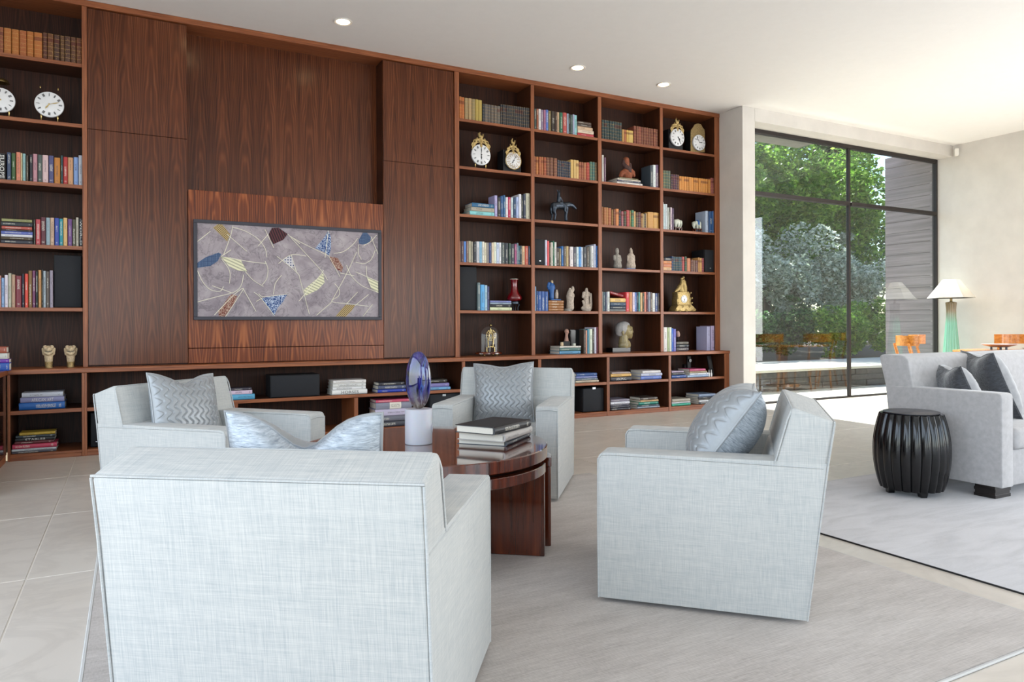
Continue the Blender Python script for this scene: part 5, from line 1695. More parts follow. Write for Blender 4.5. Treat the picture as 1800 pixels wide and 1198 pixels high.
# elephants on stands
q = PX(1155, 345, 120, YU + 0.06)
for (cx, s, lab) in ((560, 1, 'white porcelain elephant beside leaning books'), (1080, -1, 'white and blue porcelain elephant in front of the grey-blue book')):
    p = q(cx, 860)
    r = empty('elephant_ornament', (p.x, p.y + 0.02, ZS[2]), 0, lab, 'ornament')
    zf = 0.045
    k = q.unit(cx, 700)
    dz = q(cx, 815 if s > 0 else 850).z - ZS[2]
    def E(x, y, rr, d=0):
        return (s * x * k, d * k, dz + y * k, rr * k)
    me = blob_mesh('elephant', [[E(-60, 140, 72), E(0, 150, 78), E(50, 140, 66)], [E(95, 130, 62), E(110, 110, 52), E(118, 60, 30), E(112, 20, 20), E(95, 5, 16)], [E(-75, 110, 42, -25), E(-80, 18, 28, -30)], [E(-60, 110, 42, 35), E(-60, 18, 26, 40)],
                                [E(20, 110, 40, -30), E(15, 18, 26, -35)], [E(50, 110, 40, 35), E(50, 18, 26, 40)], [E(75, 150, 40, -52), E(65, 110, 32, -58)], [E(85, 150, 40, 52), E(75, 110, 32, 58)], [E(-130, 130, 10), E(-135, 60, 8)]], 0.004)
    link('elephant', me, r, M['porcelain'])
    if s < 0:
        MB().lathe([(50 * k, -40 * k), (80 * k, -30 * k), (84 * k, 0), (80 * k, 30 * k), (50 * k, 40 * k)], 20, (0, 0, dz + 150 * k), axis='x').build('saddle_cloth', M['blue_paint'], r, smooth=60)
    MB().box(-120 * k, 120 * k, -60 * k, 60 * k, dz - 0.014, dz).build('stand', M['table_wood'], r, bevel=0.002, seg=1)
    for (a, b) in ((-1, -1), (1, -1), (-1, 1), (1, 1)):
        MB().box(a * 100 * k - 0.006, a * 100 * k + 0.006, b * 45 * k - 0.006, b * 45 * k + 0.006, 0, dz - 0.0145).build('stand_leg', M['table_wood'], r)

# soapstone head on a black block
q = PX(1050, 550, 120, YU + 0.08, 1797)
p = q(700, 1040)
r = empty('head_sculpture', (p.x, p.y + 0.08, ZL), 0, 'polished stone head with a pale cap on a black block', 'sculpture')
blob_px(q, [[(730, 440, 160), (780, 490, 150), (790, 540, 125)], [(845, 570, 82), (860, 615, 58)], [(880, 390, 46), (915, 450, 22), (932, 500, 20)], [(690, 580, 100)], [(690, 650, 108), (690, 760, 126), (700, 850, 136)], [(760, 810, 110), (800, 850, 80)], [(640, 850, 90)], [(600, 500, 34, -120), (605, 560, 26, -120)], [(760, 430, 30, -150), (820, 430, 24, -130)], [(880, 590, 34), (875, 560, 26)]], M['soapstone'], r, 'head', dy=0.08, vox=0.006)
blob_px(q, [[(650, 410, 172), (610, 450, 135)], [(690, 370, 145), (760, 330, 92)], [(580, 520, 92)]], M['cap_stone'], r, 'cap', dy=0.09, vox=0.006)
a = q(430, 1040, 0.0).x - p.x; b = q(900, 1040, 0.0).x - p.x
MB().box(a, b, -0.06, 0.08, 0, q(700, 905, 0.08).z - ZL).build('block', M['black_gloss'], r, bevel=0.002, seg=1)

# small pink head on the last pile
q = PX(1155, 555, 120, YU + 0.05)
zt = ZL + (900 - 640 - 10) * q.unit(650, 800)
p = q(570, 650)
r = empty('bust', (p.x, p.y + 0.06, zt), 0, 'small pinkish stone head tilted on the pile beside blue books', 'bust')
blob_px(q, [[(545, 440, 46), (555, 510, 48)], [(590, 480, 20)]], plain('pink_stone', '#b8968a', 0.6, var=0.15, vscale=40), r, 'head', dy=0.05)
MB().lathe([(0.03, 0), (0.028, 0.004), (0.008, 0.012), (0.008, max(0.03, q(550, 560, 0.05).z - zt)), (0, max(0.031, q(550, 555, 0.05).z - zt))], 16, (q(555, 500, 0.05).x - p.x, -0.01, 0)).build('stand', M['black'], r, smooth=40)

# carved lion heads
q = PX(0, 560, 160, YU + 0.03)
for cx, lab in ((955, 'carved ivory-coloured lion head, left one of the pair'), (1395, 'carved ivory-coloured lion head, right one of the pair')):
    p = q(cx, 960)
    r = empty('lion_head', (p.x, p.y + 0.04, ZL), 0, lab, 'ornament', 'pair of lion heads')
    k = q.unit(cx, 800)
    def L_(x, y, rr, d=0):
        return (x * k, d * k, max(0.0, q(cx, y).z - ZL), rr * k)
    me = blob_mesh('lion', [[L_(0, 620, 92), L_(0, 660, 88)], [L_(-55, 560, 40, -40), L_(-40, 590, 36, -60)], [L_(55, 560, 40, -40), L_(40, 590, 36, -60)], [L_(0, 610, 40, -85), L_(0, 590, 26, -75)], [L_(-50, 665, 34, -60), L_(0, 690, 40, -75), L_(50, 665, 34, -60)], [L_(0, 760, 78), L_(0, 830, 72)], [L_(-95, 600, 26), L_(-80, 700, 26)], [L_(95, 600, 26), L_(80, 700, 26)]], 0.005, 2)
    link('lion', me, r, M['ivory'])
    for s in (-1, 1):
        MB().ball((s * 42 * k, -72 * k, q(cx, 560).z - ZL), 13 * k).build('eye', M['terracotta'], r, smooth=180)
    MB().tube([(-62 * k, -88 * k, q(cx, 632).z - ZL), (0, -112 * k, q(cx, 655).z - ZL), (62 * k, -88 * k, q(cx, 632).z - ZL)], 7 * k, 6).build('mouth', M['dark_print'], r, smooth=60)
    MB().lathe([(0, 0), (70 * k, 0), (66 * k, 0.02), (72 * k, max(0.03, q(cx, 850).z - ZL)), (0, max(0.031, q(cx, 848).z - ZL))], 20).build('pedestal', M['gilt_dull'], r, smooth=40)

# odds and ends in the column-end cabinet
q = PX(1160, 610, 160, YB + 0.16, 1597)
p = q(590, 390)
zt = ZBS + 150 * q.unit(600, 450)
r = empty('camera', (p.x, p.y + 0.05, ZBS), 0, 'black folding camera standing behind the pink-topped pile', 'camera')
MB().box(-0.05, 0.06, 0.06, 0.12, 0.0, 0.16).build('body', M['black'], r, bevel=0.006, seg=1)
MB().box(-0.03, 0.03, 0.03, 0.06, 0.10, 0.27).build('bellows', M['black'], r, bevel=0.004, seg=1)
MB().lathe([(0, 0), (0.022, 0), (0.022, 0.02), (0, 0.02)], 16, (0.0, 0.03, 0.21), axis='y').build('lens', M['black_gloss'], r, smooth=40)
p = q(915, 510)
r = empty('remote_control', (p.x, p.y, ZBS), 0, 'tall dark remote control leaning at the column end', 'remote')
o_ = MB().box(-0.035, 0.035, -0.012, 0.012, 0.002, 0.27).build('handset', M['black'], r, bevel=0.008, seg=2)
o_.rotation_euler = (R(-6), R(-7), 0)
MB().box(-0.02, 0.02, -0.0135, -0.012, 0.10, 0.22).build('keypad', M['dark_print'], r, bevel=0.001, seg=1).rotation_euler = (R(-6), R(-7), 0)
q = PX(1160, 610, 160, YL + 0.01, 1597)
for cx, lab in ((850, 'small white dropper bottle touching the pile'), (890, 'small white dropper bottle standing clear of the pile')):
    p = q(cx, 500)
    r = empty('bottle', (p.x + 0.012, p.y, ZBS), 0, lab, 'bottle', 'small white bottles')
    MB().lathe([(0, 0), (0.011, 0), (0.012, 0.003), (0.012, 0.045), (0.006, 0.055), (0, 0.055)], 16).build('bottle_body', M['enamel'], r, smooth=40)
    MB().lathe([(0, 0.055), (0.006, 0.055), (0.005, 0.08), (0.002, 0.092), (0, 0.092)], 12).build('cap', M['white_print'], r, smooth=40)

# ================================================================== the painting
YF = YP - 0.055            # front of the frame
YA = YP - 0.045            # picture surface
PQ = PX(320, 370, 500, YA)
f0, f1 = on_y(340, 385, YF), on_y(671.2, 562, YF)
fx0, fx1, fz0, fz1 = f0.x, f1.x, f1.z, (f0.z + on_y(671.2, 404, YF).z) / 2
pic = empty('painting', ((fx0 + fx1) / 2, YF, fz0), 0, 'long framed mauve-grey collage painting with scattered leaf shapes and cream lines', 'painting')
M['picture_frame'] = plain('dark_slate_frame', '#2c2a36', 0.4, var=0.08)
k = dict(world=True, bevel=0.002, seg=1)
FT = 0.032
MB().box(fx0, fx1, YF, YP, fz1 - FT, fz1).build('frame_rail', M['picture_frame'], pic, **k)
MB().box(fx0, fx1, YF, YP, fz0, fz0 + FT).build('frame_rail', M['picture_frame'], pic, **k)
MB().box(fx0, fx0 + FT, YF, YP, fz0 + FT, fz1 - FT).build('frame_rail', M['picture_frame'], pic, **k)
MB().box(fx1 - FT, fx1, YF, YP, fz0 + FT, fz1 - FT).build('frame_rail', M['picture_frame'], pic, **k)
t_ = NT('mauve_crackle')
_o = t_.pos()
_n1 = t_.noise(_o, 6, 6, 0.65, 0.6)
_n2 = t_.noise(_o, 5, 5, 0.6, 1.5)
_cr = t_.math('SUBTRACT', 1.0, t_.math('MULTIPLY', t_.math('ABSOLUTE', t_.math('SUBTRACT', _n2, 0.5)), 45.0), clamp=True)
_c = t_.ramp(_n1, [(0.25, '#7a7078'), (0.5, '#9a9096'), (0.75, '#b4abae')])
_c = t_.mix(t_.math('MULTIPLY', _cr, 0.45), _c, '#4a454e')
t_.bsdf(_c, 0.8, 0.0, t_.bump(_n1, 0.2, 0.01))
M['canvas'] = t_.m
MB().box(fx0 + FT, fx1 - FT, YA, YP - 0.002, fz0 + FT, fz1 - FT).build('canvas', M['canvas'], pic, world=True)


def pattern(name, a, b, kind, sc=160):
    t = NT(name)
    p = t.xyz(t.pos())
    if kind == 'stripe':
        u = t.math('ADD', t.math('MULTIPLY', p[0], 0.45 * sc), t.math('MULTIPLY', p[2], sc))
        f = t.math('GREATER_THAN', t.math('SINE', u), 0.3)
    elif kind == 'stripe2':
        f = t.math('GREATER_THAN', t.math('SINE', t.math('ADD', t.math('MULTIPLY', p[0], sc), t.math('MULTIPLY', p[2], sc * 0.4))), 0.2)
    elif kind == 'check':
        f = t.math('GREATER_THAN', t.math('MULTIPLY', t.math('SINE', t.math('MULTIPLY', p[0], sc)), t.math('SINE', t.math('MULTIPLY', p[2], sc))), 0.1)
    elif kind == 'dots':
        f = t.math('GREATER_THAN', t.math('MULTIPLY', t.math('SINE', t.math('ADD', t.math('MULTIPLY', p[0], sc), t.math('MULTIPLY', p[2], sc))), t.math('SINE', t.math('SUBTRACT', t.math('MULTIPLY', p[0], sc), t.math('MULTIPLY', p[2], sc)))), 0.45)
    else:
        n = t.noise(t.pos(), sc * 0.28, 2, 0.5, 1.5)
        f = t.math('LESS_THAN', t.math('ABSOLUTE', t.math('SUBTRACT', n, 0.5)), 0.045)
    t.bsdf(t.mix(f, a, b), 0.8)
    return t.m


PM = {'check': pattern('tan_check', '#b8a070', '#5a4c34', 'check', 300), 'stripe_red': pattern('dark_red_stripe', '#241418', '#5c2c34', 'stripe2', 260), 'blue': pattern('blue_scroll', '#27467c', '#b8c4d8', 'scroll', 130),
      'blue_dot': pattern('blue_dotted', '#2c4468', '#7c90ac', 'dots', 260), 'cream': pattern('cream_stripe', '#dcd8b8', '#a8a890', 'stripe', 210), 'scale': pattern('blue_scale', '#c8c4c8', '#34406c', 'dots', 120), 'rust': pattern('rust_print', '#6a2c20', '#c0a898', 'scroll', 190)}
patches = [('check', [(197, 108), (225, 86), (255, 88), (305, 150), (285, 195), (240, 150)]), ('stripe_red', [(548, 150), (568, 110), (610, 100), (668, 148), (640, 185), (578, 212), (560, 185)]), ('blue', [(842, 238), (900, 170), (925, 125), (942, 170), (942, 240), (930, 285), (900, 262)]),
           ('blue_dot', [(1118, 185), (1145, 140), (1170, 133), (1195, 170), (1185, 205), (1140, 215), (1120, 208)]), ('blue_dot', [(92, 330), (150, 295), (230, 265), (248, 275), (225, 320), (180, 350), (92, 362)]), ('cream', [(245, 290), (300, 298), (370, 310), (412, 385), (350, 378), (300, 355)]),
           ('scale', [(637, 310), (680, 285), (700, 300), (712, 350), (690, 365)]), ('rust', [(935, 290), (985, 300), (1018, 355), (1010, 390), (965, 360), (935, 310)]), ('cream', [(772, 500), (830, 450), (893, 395), (902, 455), (860, 500), (778, 540)]), ('cream', [(1168, 415), (1240, 450), (1244, 520), (1195, 490)]),
           ('blue', [(500, 555), (570, 540), (665, 530), (640, 575), (605, 615), (582, 668), (545, 615)]), ('rust', [(228, 640), (300, 540), (318, 528), (348, 540), (335, 575), (270, 672), (235, 675)]), ('check', [(972, 668), (1035, 595), (1095, 598), (1075, 630), (1035, 672)])]
for mt, pl in patches:
    pts = [PQ(*e) for e in pl]
    z1 = fz1 - FT - 0.002
    MB().prism([(min(max(p.x, fx0 + FT), fx1 - FT), min(max(p.z, fz0 + FT + 0.001), z1)) for p in pts], YA - 0.0022, YA - 0.0002, 'y').build('cloth_patch', PM[mt], pic, world=True)
M['cream_line'] = plain('cream_paint', '#ddd8c8', 0.8, var=0.05)
strokes = [[(98, 195), (180, 130)], [(318, 105), (400, 130), (480, 180), (525, 240), (536, 295)], [(322, 95), (300, 180), (262, 280)], [(285, 150), (410, 258)], [(480, 225), (545, 150)], [(525, 120), (580, 235)], [(248, 290), (310, 248)], [(300, 298), (420, 322), (535, 335)], [(525, 320), (543, 370), (535, 430), (505, 470)],
           [(250, 305), (300, 380), (300, 460)], [(98, 380), (130, 450), (180, 500), (240, 510), (262, 480)], [(98, 578), (200, 550), (330, 515), (375, 470), (388, 405)], [(190, 475), (320, 522)], [(205, 660), (320, 540), (388, 490), (350, 555), (275, 672)], [(385, 492), (468, 638)], [(400, 385), (450, 440), (515, 480)],
           [(455, 515), (500, 555), (585, 665)], [(485, 525), (520, 545), (665, 528)], [(578, 530), (590, 460), (630, 408)], [(470, 575), (510, 550)], [(600, 290), (725, 390), (750, 450), (805, 655)], [(690, 280), (715, 360), (725, 395)], [(610, 335), (690, 280), (785, 288)], [(668, 148), (790, 280), (885, 385), (920, 440)],
           [(680, 160), (740, 195), (830, 240), (930, 288)], [(745, 210), (690, 165)], [(890, 375), (880, 400), (740, 572)], [(905, 298), (925, 125)], [(960, 270), (1020, 260), (1080, 215), (1110, 175)], [(930, 290), (1000, 420)], [(1105, 260), (1040, 400), (945, 575)], [(1195, 165), (1240, 275)], [(1230, 155), (1195, 195), (1150, 220)],
           [(1115, 215), (1115, 270), (1135, 310)], [(1222, 250), (1195, 310), (1150, 335), (1098, 325)], [(1040, 345), (1070, 410), (1130, 470), (1195, 500), (1243, 520)], [(1098, 388), (1243, 450)], [(1165, 350), (1170, 420), (1195, 480)], [(965, 462), (995, 500), (990, 540), (945, 575), (1060, 590), (1180, 605)], [(945, 580), (850, 662)],
           [(1110, 515), (1040, 590)], [(1180, 530), (1095, 600)], [(1205, 592), (1145, 668)], [(1000, 395), (1090, 412)]]
for stx in strokes:
    pts = [PQ(*e) for e in stx]
    mb = MB()
    P2 = []
    if len(pts) > 2:
        for i in range(len(pts) - 1):
            a, b, c_, d = pts[max(i - 1, 0)], pts[i], pts[i + 1], pts[min(i + 2, len(pts) - 1)]
            for j in range(4):
                t = j / 4
                P2.append(0.5 * ((2 * b) + (c_ - a) * t + (2 * a - 5 * b + 4 * c_ - d) * t * t + (3 * b - a - 3 * c_ + d) * t ** 3))
        P2.append(pts[-1])
    else:
        P2 = pts
    P2 = [Vector((min(max(p.x, fx0 + FT), fx1 - FT), YA - 0.0022, min(max(p.z, fz0 + FT), fz1 - FT))) for p in P2]
    mb.tube(P2, 0.0035, 5).build('painted_line', M['cream_line'], pic, world=True, smooth=60)

# ================================================================== standing lamp, dining table and chairs by the window
lm = empty('standing_lamp', (11.33, 6.70, 0), 0, 'tall green glass lamp with a pale pyramid shade by the window corner', 'lamp')
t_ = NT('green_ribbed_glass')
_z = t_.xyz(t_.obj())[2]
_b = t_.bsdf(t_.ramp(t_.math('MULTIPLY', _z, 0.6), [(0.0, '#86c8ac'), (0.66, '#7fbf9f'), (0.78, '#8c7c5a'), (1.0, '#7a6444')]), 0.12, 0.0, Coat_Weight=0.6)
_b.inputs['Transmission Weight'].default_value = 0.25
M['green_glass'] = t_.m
def ribbed(prof, n, depth, k=12):
    mb = MB()
    N = n * 6
    vs, fs = [], []
    for (rr, z) in prof:
        for i in range(N):
            a = 2 * math.pi * i / N
            q_ = rr * (1 - depth * (1 - abs(math.sin(k * a / 2)) ** 0.7))
            vs.append((q_ * math.cos(a), q_ * math.sin(a), z))
    for j in range(len(prof) - 1):
        for i in range(N):
            l = (i + 1) % N
            fs.append((j * N + i, j * N + l, (j + 1) * N + l, (j + 1) * N + i))
    fs.append(tuple(range(N))[::-1]); fs.append(tuple(range((len(prof) - 1) * N, len(prof) * N)))
    return mb.add(vs, fs)
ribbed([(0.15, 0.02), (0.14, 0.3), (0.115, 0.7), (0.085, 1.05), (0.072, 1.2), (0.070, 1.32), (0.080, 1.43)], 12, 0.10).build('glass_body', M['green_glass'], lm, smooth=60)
MB().lathe([(0, 0), (0.17, 0), (0.17, 0.018), (0, 0.018)], 32).build('foot', M['bronze'], lm, smooth=40)
MB().lathe([(0.07, 1.425), (0.07, 1.435), (0.018, 1.445), (0.012, 1.75), (0, 1.76)], 24).build('fitting', M['gilt_dull'], lm, smooth=40)
t_ = NT('pleated_shade')
_d = t_.n('ShaderNodeBsdfDiffuse'); _d.inputs[0].default_value = hexlin('#f2eee6')
_tl = t_.n('ShaderNodeBsdfTranslucent'); _tl.inputs[0].default_value = hexlin('#f2ece0')
_mx = t_.n('ShaderNodeMixShader'); _mx.inputs[0].default_value = 0.4
t_.l(_d.outputs[0], _mx.inputs[1]); t_.l(_tl.outputs[0], _mx.inputs[2]); t_.l(_mx.outputs[0], t_.out.inputs[0])
M['shade'] = t_.m
MB().lathe([(0.330, 1.50), (0.115, 1.79), (0.112, 1.79), (0.326, 1.50)], 6).build('lamp_shade', M['shade'], lm)
bl = bpy.data.lights.new('shade_fill', 'POINT'); bl.energy = 5; bl.color = (1, 0.93, 0.82); bl.shadow_soft_size = 0.04  # lamp is off; point light added so the shade looks sunlit
bo = bpy.data.objects.new('shade_fill', bl); COL.objects.link(bo); bo.parent = lm; bo.location = (0, 0, 1.62)

M['honey_wood'] = straight_wood('honey_satinwood', '#a05a1c', '#d89040', 0.25, 'x', coat=0.4, scale=0.4)
M['seat_white'] = plain('ivory_seat_cloth', '#dcd6c8', 0.9, var=0.05)
dt = empty('dining_table', (10.35, 5.2, 0), 0, 'round honey-coloured dining table behind the sofa', 'table')
MB().lathe([(0, 0.712), (0.77, 0.712), (0.78, 0.72), (0.78, 0.735), (0.77, 0.742), (0, 0.742)], 64).build('table_top', M['honey_wood'], dt, smooth=40)
MB().lathe([(0.30, 0), (0.28, 0.04), (0.10, 0.08), (0.085, 0.4), (0.12, 0.65), (0.35, 0.711), (0, 0.711)], 32).build('pedestal', M['honey_wood'], dt, smooth=50)


def make_dining_chair():
    r = empty('dining_chair', (0, 0, 0))
    for sx in (-1, 1):
        # front sabre leg, rear leg running up into the back post
        MB().tube([(sx * 0.19, 0.20, 0.44), (sx * 0.19, 0.215, 0.25), (sx * 0.19, 0.245, 0.0)], [0.022, 0.02, 0.014], 6).build('leg', M['honey_wood'], r, smooth=50)
        MB().tube([(sx * 0.175, -0.26, 0.0), (sx * 0.18, -0.21, 0.25), (sx * 0.185, -0.19, 0.45), (sx * 0.19, -0.21, 0.65), (sx * 0.20, -0.26, 0.84)], [0.014, 0.02, 0.024, 0.02, 0.018], 6).build('leg', M['honey_wood'], r, smooth=50)
    MB().box(-0.21, 0.21, -0.20, 0.22, 0.40, 0.445).build('seat_rail', M['honey_wood'], r, bevel=0.008, seg=2)
    MB().box(-0.20, 0.20, -0.18, 0.21, 0.446, 0.49).build('seat_pad', M['seat_white'], r, bevel=0.02, seg=3, smooth=50)
    mb = MB()
    vs, fs = [], []
    for i in range(13):
        a = R(-68 + 136 * i / 12)
        for rr in (0.245, 0.27):
            for z in (0.81, 0.945):
                vs.append((rr * math.sin(a), -0.05 - rr * math.cos(a) * 0.95 + 0.02 * (z > 0.9) * 0, z))
    for i in range(12):
        b, c_ = i * 4, i * 4 + 4
        fs += [(b, c_, c_ + 1, b + 1), (b + 2, b + 3, c_ + 3, c_ + 2), (b, b + 2, c_ + 2, c_), (b + 1, c_ + 1, c_ + 3, b + 3)]
    fs += [(0, 1, 3, 2), (48, 50, 51, 49)]
    mb.add(vs, fs).build('back_rail', M['honey_wood'], r, smooth=40)
    return r


dc = make_dining_chair()
for i, (x, y, ang, lab) in enumerate(((9.98, 6.16, 200, 'curved honey-wood dining chair nearest the window'), (9.28, 5.88, 238, 'curved honey-wood dining chair nearest the armchairs behind the sofa end'), (11.02, 5.62, 118, 'curved honey-wood dining chair beside the right-hand wall'))):
    o = dc if i == 0 else copy_tree(dc)
    o.location = (x, y, 0)
    o.rotation_euler = (0, 0, R(ang))
    tag(o, lab, 'chair', 'dining chairs round the honey table')
pl_ = empty('serving_dish', (10.62, 5.62, 0.742), 0, 'shallow pale pink dish on the dining table', 'dish')
MB().lathe([(0, 0.03), (0.10, 0.032), (0.19, 0.058), (0.215, 0.068), (0.215, 0.074), (0.18, 0.068), (0.09, 0.042), (0, 0.04)], 40).build('bowl', plain('pink_ceramic', '#b9a4a8', 0.35), pl_, smooth=50)
for q_ in range(3):
    a = R(120 * q_ + 20)
    MB().lathe([(0, 0), (0.014, 0), (0.012, 0.036), (0, 0.036)], 12, (0.10 * math.cos(a), 0.10 * math.sin(a), 0)).build('foot', M['bronze'], pl_, smooth=40)
pl2 = empty('serving_dish', (10.1, 4.85, 0.742), 0, 'pale dish on the near side of the dining table', 'dish')
MB().lathe([(0, 0.002), (0.10, 0.002), (0.18, 0.035), (0.20, 0.042), (0.20, 0.048), (0.17, 0.042), (0.09, 0.012), (0, 0.01)], 40).build('bowl', M['porcelain'], pl2, smooth=50)

# ================================================================== outside
M['patio'] = plain('pale_paving', '#c9c2b6', 0.8, var=0.1, vscale=2)
M['dark_stone'] = plain('dark_ledge_stone', '#4a4744', 0.85, var=0.3, vscale=14, bump=0.6)
M['soil'] = plain('garden_soil', '#2c261e', 0.95, var=0.3, vscale=6)
pat = MB().box(6.0, 26.0, YG + 0.05, 8.50, -0.15, -0.02).build('ground_patio', M['patio'])
tag(pat, kind='structure')
ter = MB().box(4.0, 34.0, 8.74, 10.7, -0.1, 0.33).build('ground_terrace', M['patio'])
tag(ter, kind='structure')
gar = MB().box(4.0, 60.0, 10.7, 60.0, -0.1, 0.31).build('ground_garden', M['soil'])
tag(gar, kind='structure')
rw = empty('retaining_wall', (10, 8.5, -0.1), 0, 'low dark stacked-stone wall across the terrace outside', 'wall')
rg = random.Random(3)
for j in range(4):
    x = 6.5
    while x < 17:
        L = rg.uniform(0.25, 0.6)
        MB().box(x, x + L - 0.008, 8.50 + rg.uniform(0, 0.025), 8.735, -0.1 + j * 0.1, -0.1 + (j + 1) * 0.1 - 0.006).build('stone', M['dark_stone'], rw, world=True, bevel=0.006, seg=1)
        x += L
cap = MB().box(6.5, 17, 8.47, 8.74, 0.302, 0.345).build('coping', M['patio'], rw, world=True, bevel=0.004, seg=1)

# wing wall of horizontal boards outside the window
wing = MB().box(XW + 0.02, XW + 0.2, YG + 0.056, 8.06, -0.02, 4.0).build('wall_wing', plain('wall_core', '#4a4448', 0.9))
tag(wing, kind='structure')
M['siding'] = straight_wood('grey_cedar_board', '#70666a', '#968a8e', 0.7, 'y', scale=0.3)
nb = 21
for i in range(nb):
    z0, z1 = 0.0 + i * 4.0 / nb, 0.0 + (i + 1) * 4.0 / nb
    MB().box(XW - 0.005, XW + 0.019, YG + 0.056, 8.07, z0 + 0.0025, z1 - 0.0025).build('board', M['siding'], wing, bevel=0.002, seg=1)
eave = MB().box(7.33, 9.05, YG + 0.062, 7.68, 3.80, 4.15).build('ceiling_eave', plain('grey_soffit', '#77756f', 0.8))
tag(eave, kind='structure')


# planting: one foliage mesh per plant
def leaf_material(name, a, b, c_):
    t = NT(name)
    g = t.n('ShaderNodeNewGeometry')
    rnd = g.outputs['Random Per Island']
    col = t.ramp(rnd, [(0.0, a), (0.55, b), (1.0, c_)])
    d = t.n('ShaderNodeBsdfPrincipled')
    t.l(col, d.inputs['Base Color']); d.inputs['Roughness'].default_value = 0.32
    tl = t.n('ShaderNodeBsdfTranslucent')
    t.l(col, tl.inputs[0])
    mx = t.n('ShaderNodeMixShader'); mx.inputs[0].default_value = 0.55
    t.l(d.outputs[0], mx.inputs[1]); t.l(tl.outputs[0], mx.inputs[2]); t.l(mx.outputs[0], t.out.inputs[0])
    return t.m


M['leaf_bright'] = leaf_material('sunlit_leaves', '#3f6a24', '#6f9c3a', '#a8c860')
M['leaf_dark'] = leaf_material('evergreen_leaves', '#1e3c22', '#3c6438', '#7ca064')
M['leaf_grey_glint'] = leaf_material('silver_leaves_sun_glint', '#5e6e5c', '#b6c2ac', '#f6f8f2')  # near-white end of the ramp paints sun sparkle into the leaf colour
M['leaf_red'] = leaf_material('crimson_leaves', '#5a1a2c', '#8a2c48', '#3c5030')
M['bark'] = plain('tree_bark', '#4c3c30', 0.9, var=0.3, vscale=20, bump=0.5)


def plant(name, c, rad, n, size, mat, label, cat, group, trunk=None, seed=1, kind=None):
    rg = random.Random(seed)
    root = empty(name, (c[0], c[1], 0.31), 0, label, cat, group)
    mb_v, mb_f = [], []
    clumps = [(rg.gauss(0, 0.42), rg.gauss(0, 0.42), rg.gauss(0, 0.42), rg.uniform(0.25, 0.45)) for _ in range(26)]
    for i in range(n):
        k_ = clumps[rg.randrange(len(clumps))]
        v = Vector((rg.gauss(0, 1), rg.gauss(0, 1), rg.gauss(0, 1)))
        v.normalize()
        v = v * (k_[3] * rg.uniform(0.55, 1.0))
        p = Vector((k_[0] + v.x, k_[1] + v.y, k_[2] + v.z))
        if p.length > 1.1:
            p = p * (1.1 / p.length)
        P = Vector((p.x * rad[0], p.y * rad[1], (p.z + 1) * rad[2] + c[2] - 0.31))
        if P.z < 0.02: P.z = rg.uniform(0.02, 0.3)
        d = Vector((rg.gauss(0, 1), rg.gauss(0, 1), rg.gauss(0, 0.6))); d.normalize()
        e = d.cross(Vector((rg.gauss(0, 1), rg.gauss(0, 1), rg.gauss(0, 1)))); e.normalize()
        s = size * rg.uniform(0.6, 1.3)
        b = len(mb_v)
        mb_v += [tuple(P - d * s), tuple(P + e * s * 0.45), tuple(P + d * s), tuple(P - e * s * 0.45)]
        mb_f.append((b, b + 1, b + 2, b + 3))
    me = bpy.data.meshes.new('foliage')
    me.from_pydata(mb_v, [], mb_f)
    o = link('foliage', me, root, mat)
    o['kind'] = 'stuff'
    if trunk:
        MB().tube([(0, 0, -0.02), (rg.uniform(-0.1, 0.1), 0, trunk * 0.5), (rg.uniform(-0.25, 0.25), 0, trunk)], [0.11, 0.09, 0.05], 8).build('trunk', M['bark'], root, smooth=60)
        for s in (-1, 1):
            MB().tube([(0, 0, trunk * 0.55), (s * 0.4, 0.1, trunk * 0.85), (s * 0.8, 0, trunk * 1.15)], [0.05, 0.04, 0.02], 6).build('branch', M['bark'], root, smooth=60)
    return root


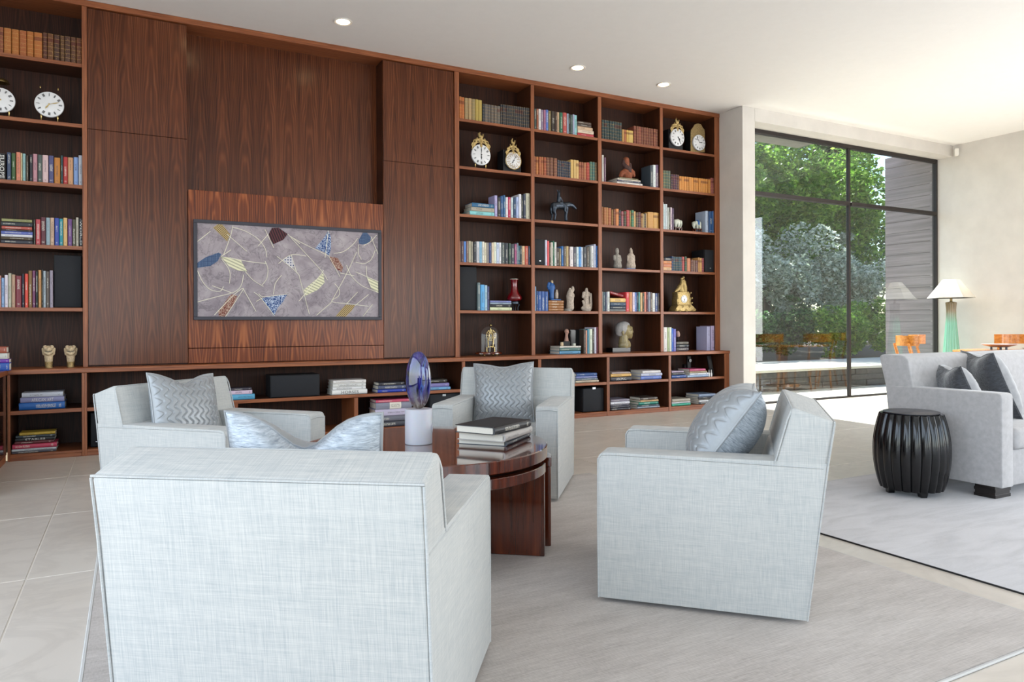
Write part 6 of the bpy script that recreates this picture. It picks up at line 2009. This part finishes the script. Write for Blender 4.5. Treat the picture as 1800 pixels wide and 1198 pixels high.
G = 'garden planting beyond the window'
plant('hedge_shrub', (11.3, 11.2, 0.31), (1.0, 0.45, 0.62), 5200, 0.05, M['leaf_dark'], 'dark clipped hedge shrub at the left of the window view', 'shrub', G, seed=11)
plant('hedge_shrub', (12.9, 11.35, 0.31), (1.0, 0.5, 0.68), 5200, 0.05, M['leaf_dark'], 'dark clipped hedge shrub in the middle of the window view', 'shrub', G, seed=12)
plant('hedge_shrub', (14.5, 11.3, 0.31), (1.0, 0.5, 0.66), 5200, 0.05, M['leaf_bright'], 'bright green hedge shrub behind the window mullion', 'shrub', G, seed=13)
plant('hedge_shrub', (16.2, 11.5, 0.31), (1.1, 0.5, 0.7), 5200, 0.05, M['leaf_bright'], 'bright green hedge shrub beside the board wall', 'shrub', G, seed=14)
plant('silver_shrub', (13.2, 12.9, 1.0), (1.3, 0.8, 1.2), 9000, 0.06, M['leaf_grey_glint'], 'tall silver-leaved shrub filling the middle of the window', 'shrub', G, seed=15)
plant('silver_shrub', (15.4, 12.8, 0.9), (1.4, 0.8, 1.35), 9000, 0.06, M['leaf_grey_glint'], 'silver-leaved shrub seen past the mullion', 'shrub', G, seed=16)
plant('maple_shrub', (11.9, 12.6, 0.9), (0.9, 0.6, 0.95), 6000, 0.055, M['leaf_red'], 'crimson and green shrub at the left of the window', 'shrub', G, seed=17)
plant('silver_shrub', (17.6, 13.2, 0.7), (1.4, 0.8, 1.4), 8000, 0.06, M['leaf_grey_glint'], 'silver-leaved shrub nearest the board wall', 'shrub', G, seed=18)
plant('garden_tree', (13.6, 14.8, 2.4), (2.1, 1.4, 2.3), 15000, 0.085, M['leaf_bright'], 'sunlit green tree at the upper left of the window', 'tree', G, 3.6, 21)
plant('garden_tree', (16.6, 15.2, 2.2), (2.1, 1.4, 2.4), 15000, 0.085, M['leaf_bright'], 'sunlit green tree behind the mullion', 'tree', G, 3.4, 22)
plant('garden_tree', (19.6, 15.0, 2.0), (2.1, 1.4, 2.5), 14000, 0.085, M['leaf_bright'], 'sunlit green tree beside the board wall', 'tree', G, 3.4, 23)
plant('evergreen_tree', (16.0, 18.5, 0.6), (2.6, 1.2, 4.6), 20000, 0.11, M['leaf_dark'], 'dark evergreen tree behind the left garden tree', 'tree', G, 3.0, 24)
plant('evergreen_tree', (19.8, 18.8, 0.6), (2.8, 1.2, 4.7), 20000, 0.11, M['leaf_dark'], 'dark evergreen tree behind the middle garden tree', 'tree', G, 3.0, 25)
plant('evergreen_tree', (24.0, 18.5, 0.6), (2.8, 1.2, 4.6), 20000, 0.11, M['leaf_dark'], 'dark evergreen tree farthest behind the board wall', 'tree', G, 3.0, 26)
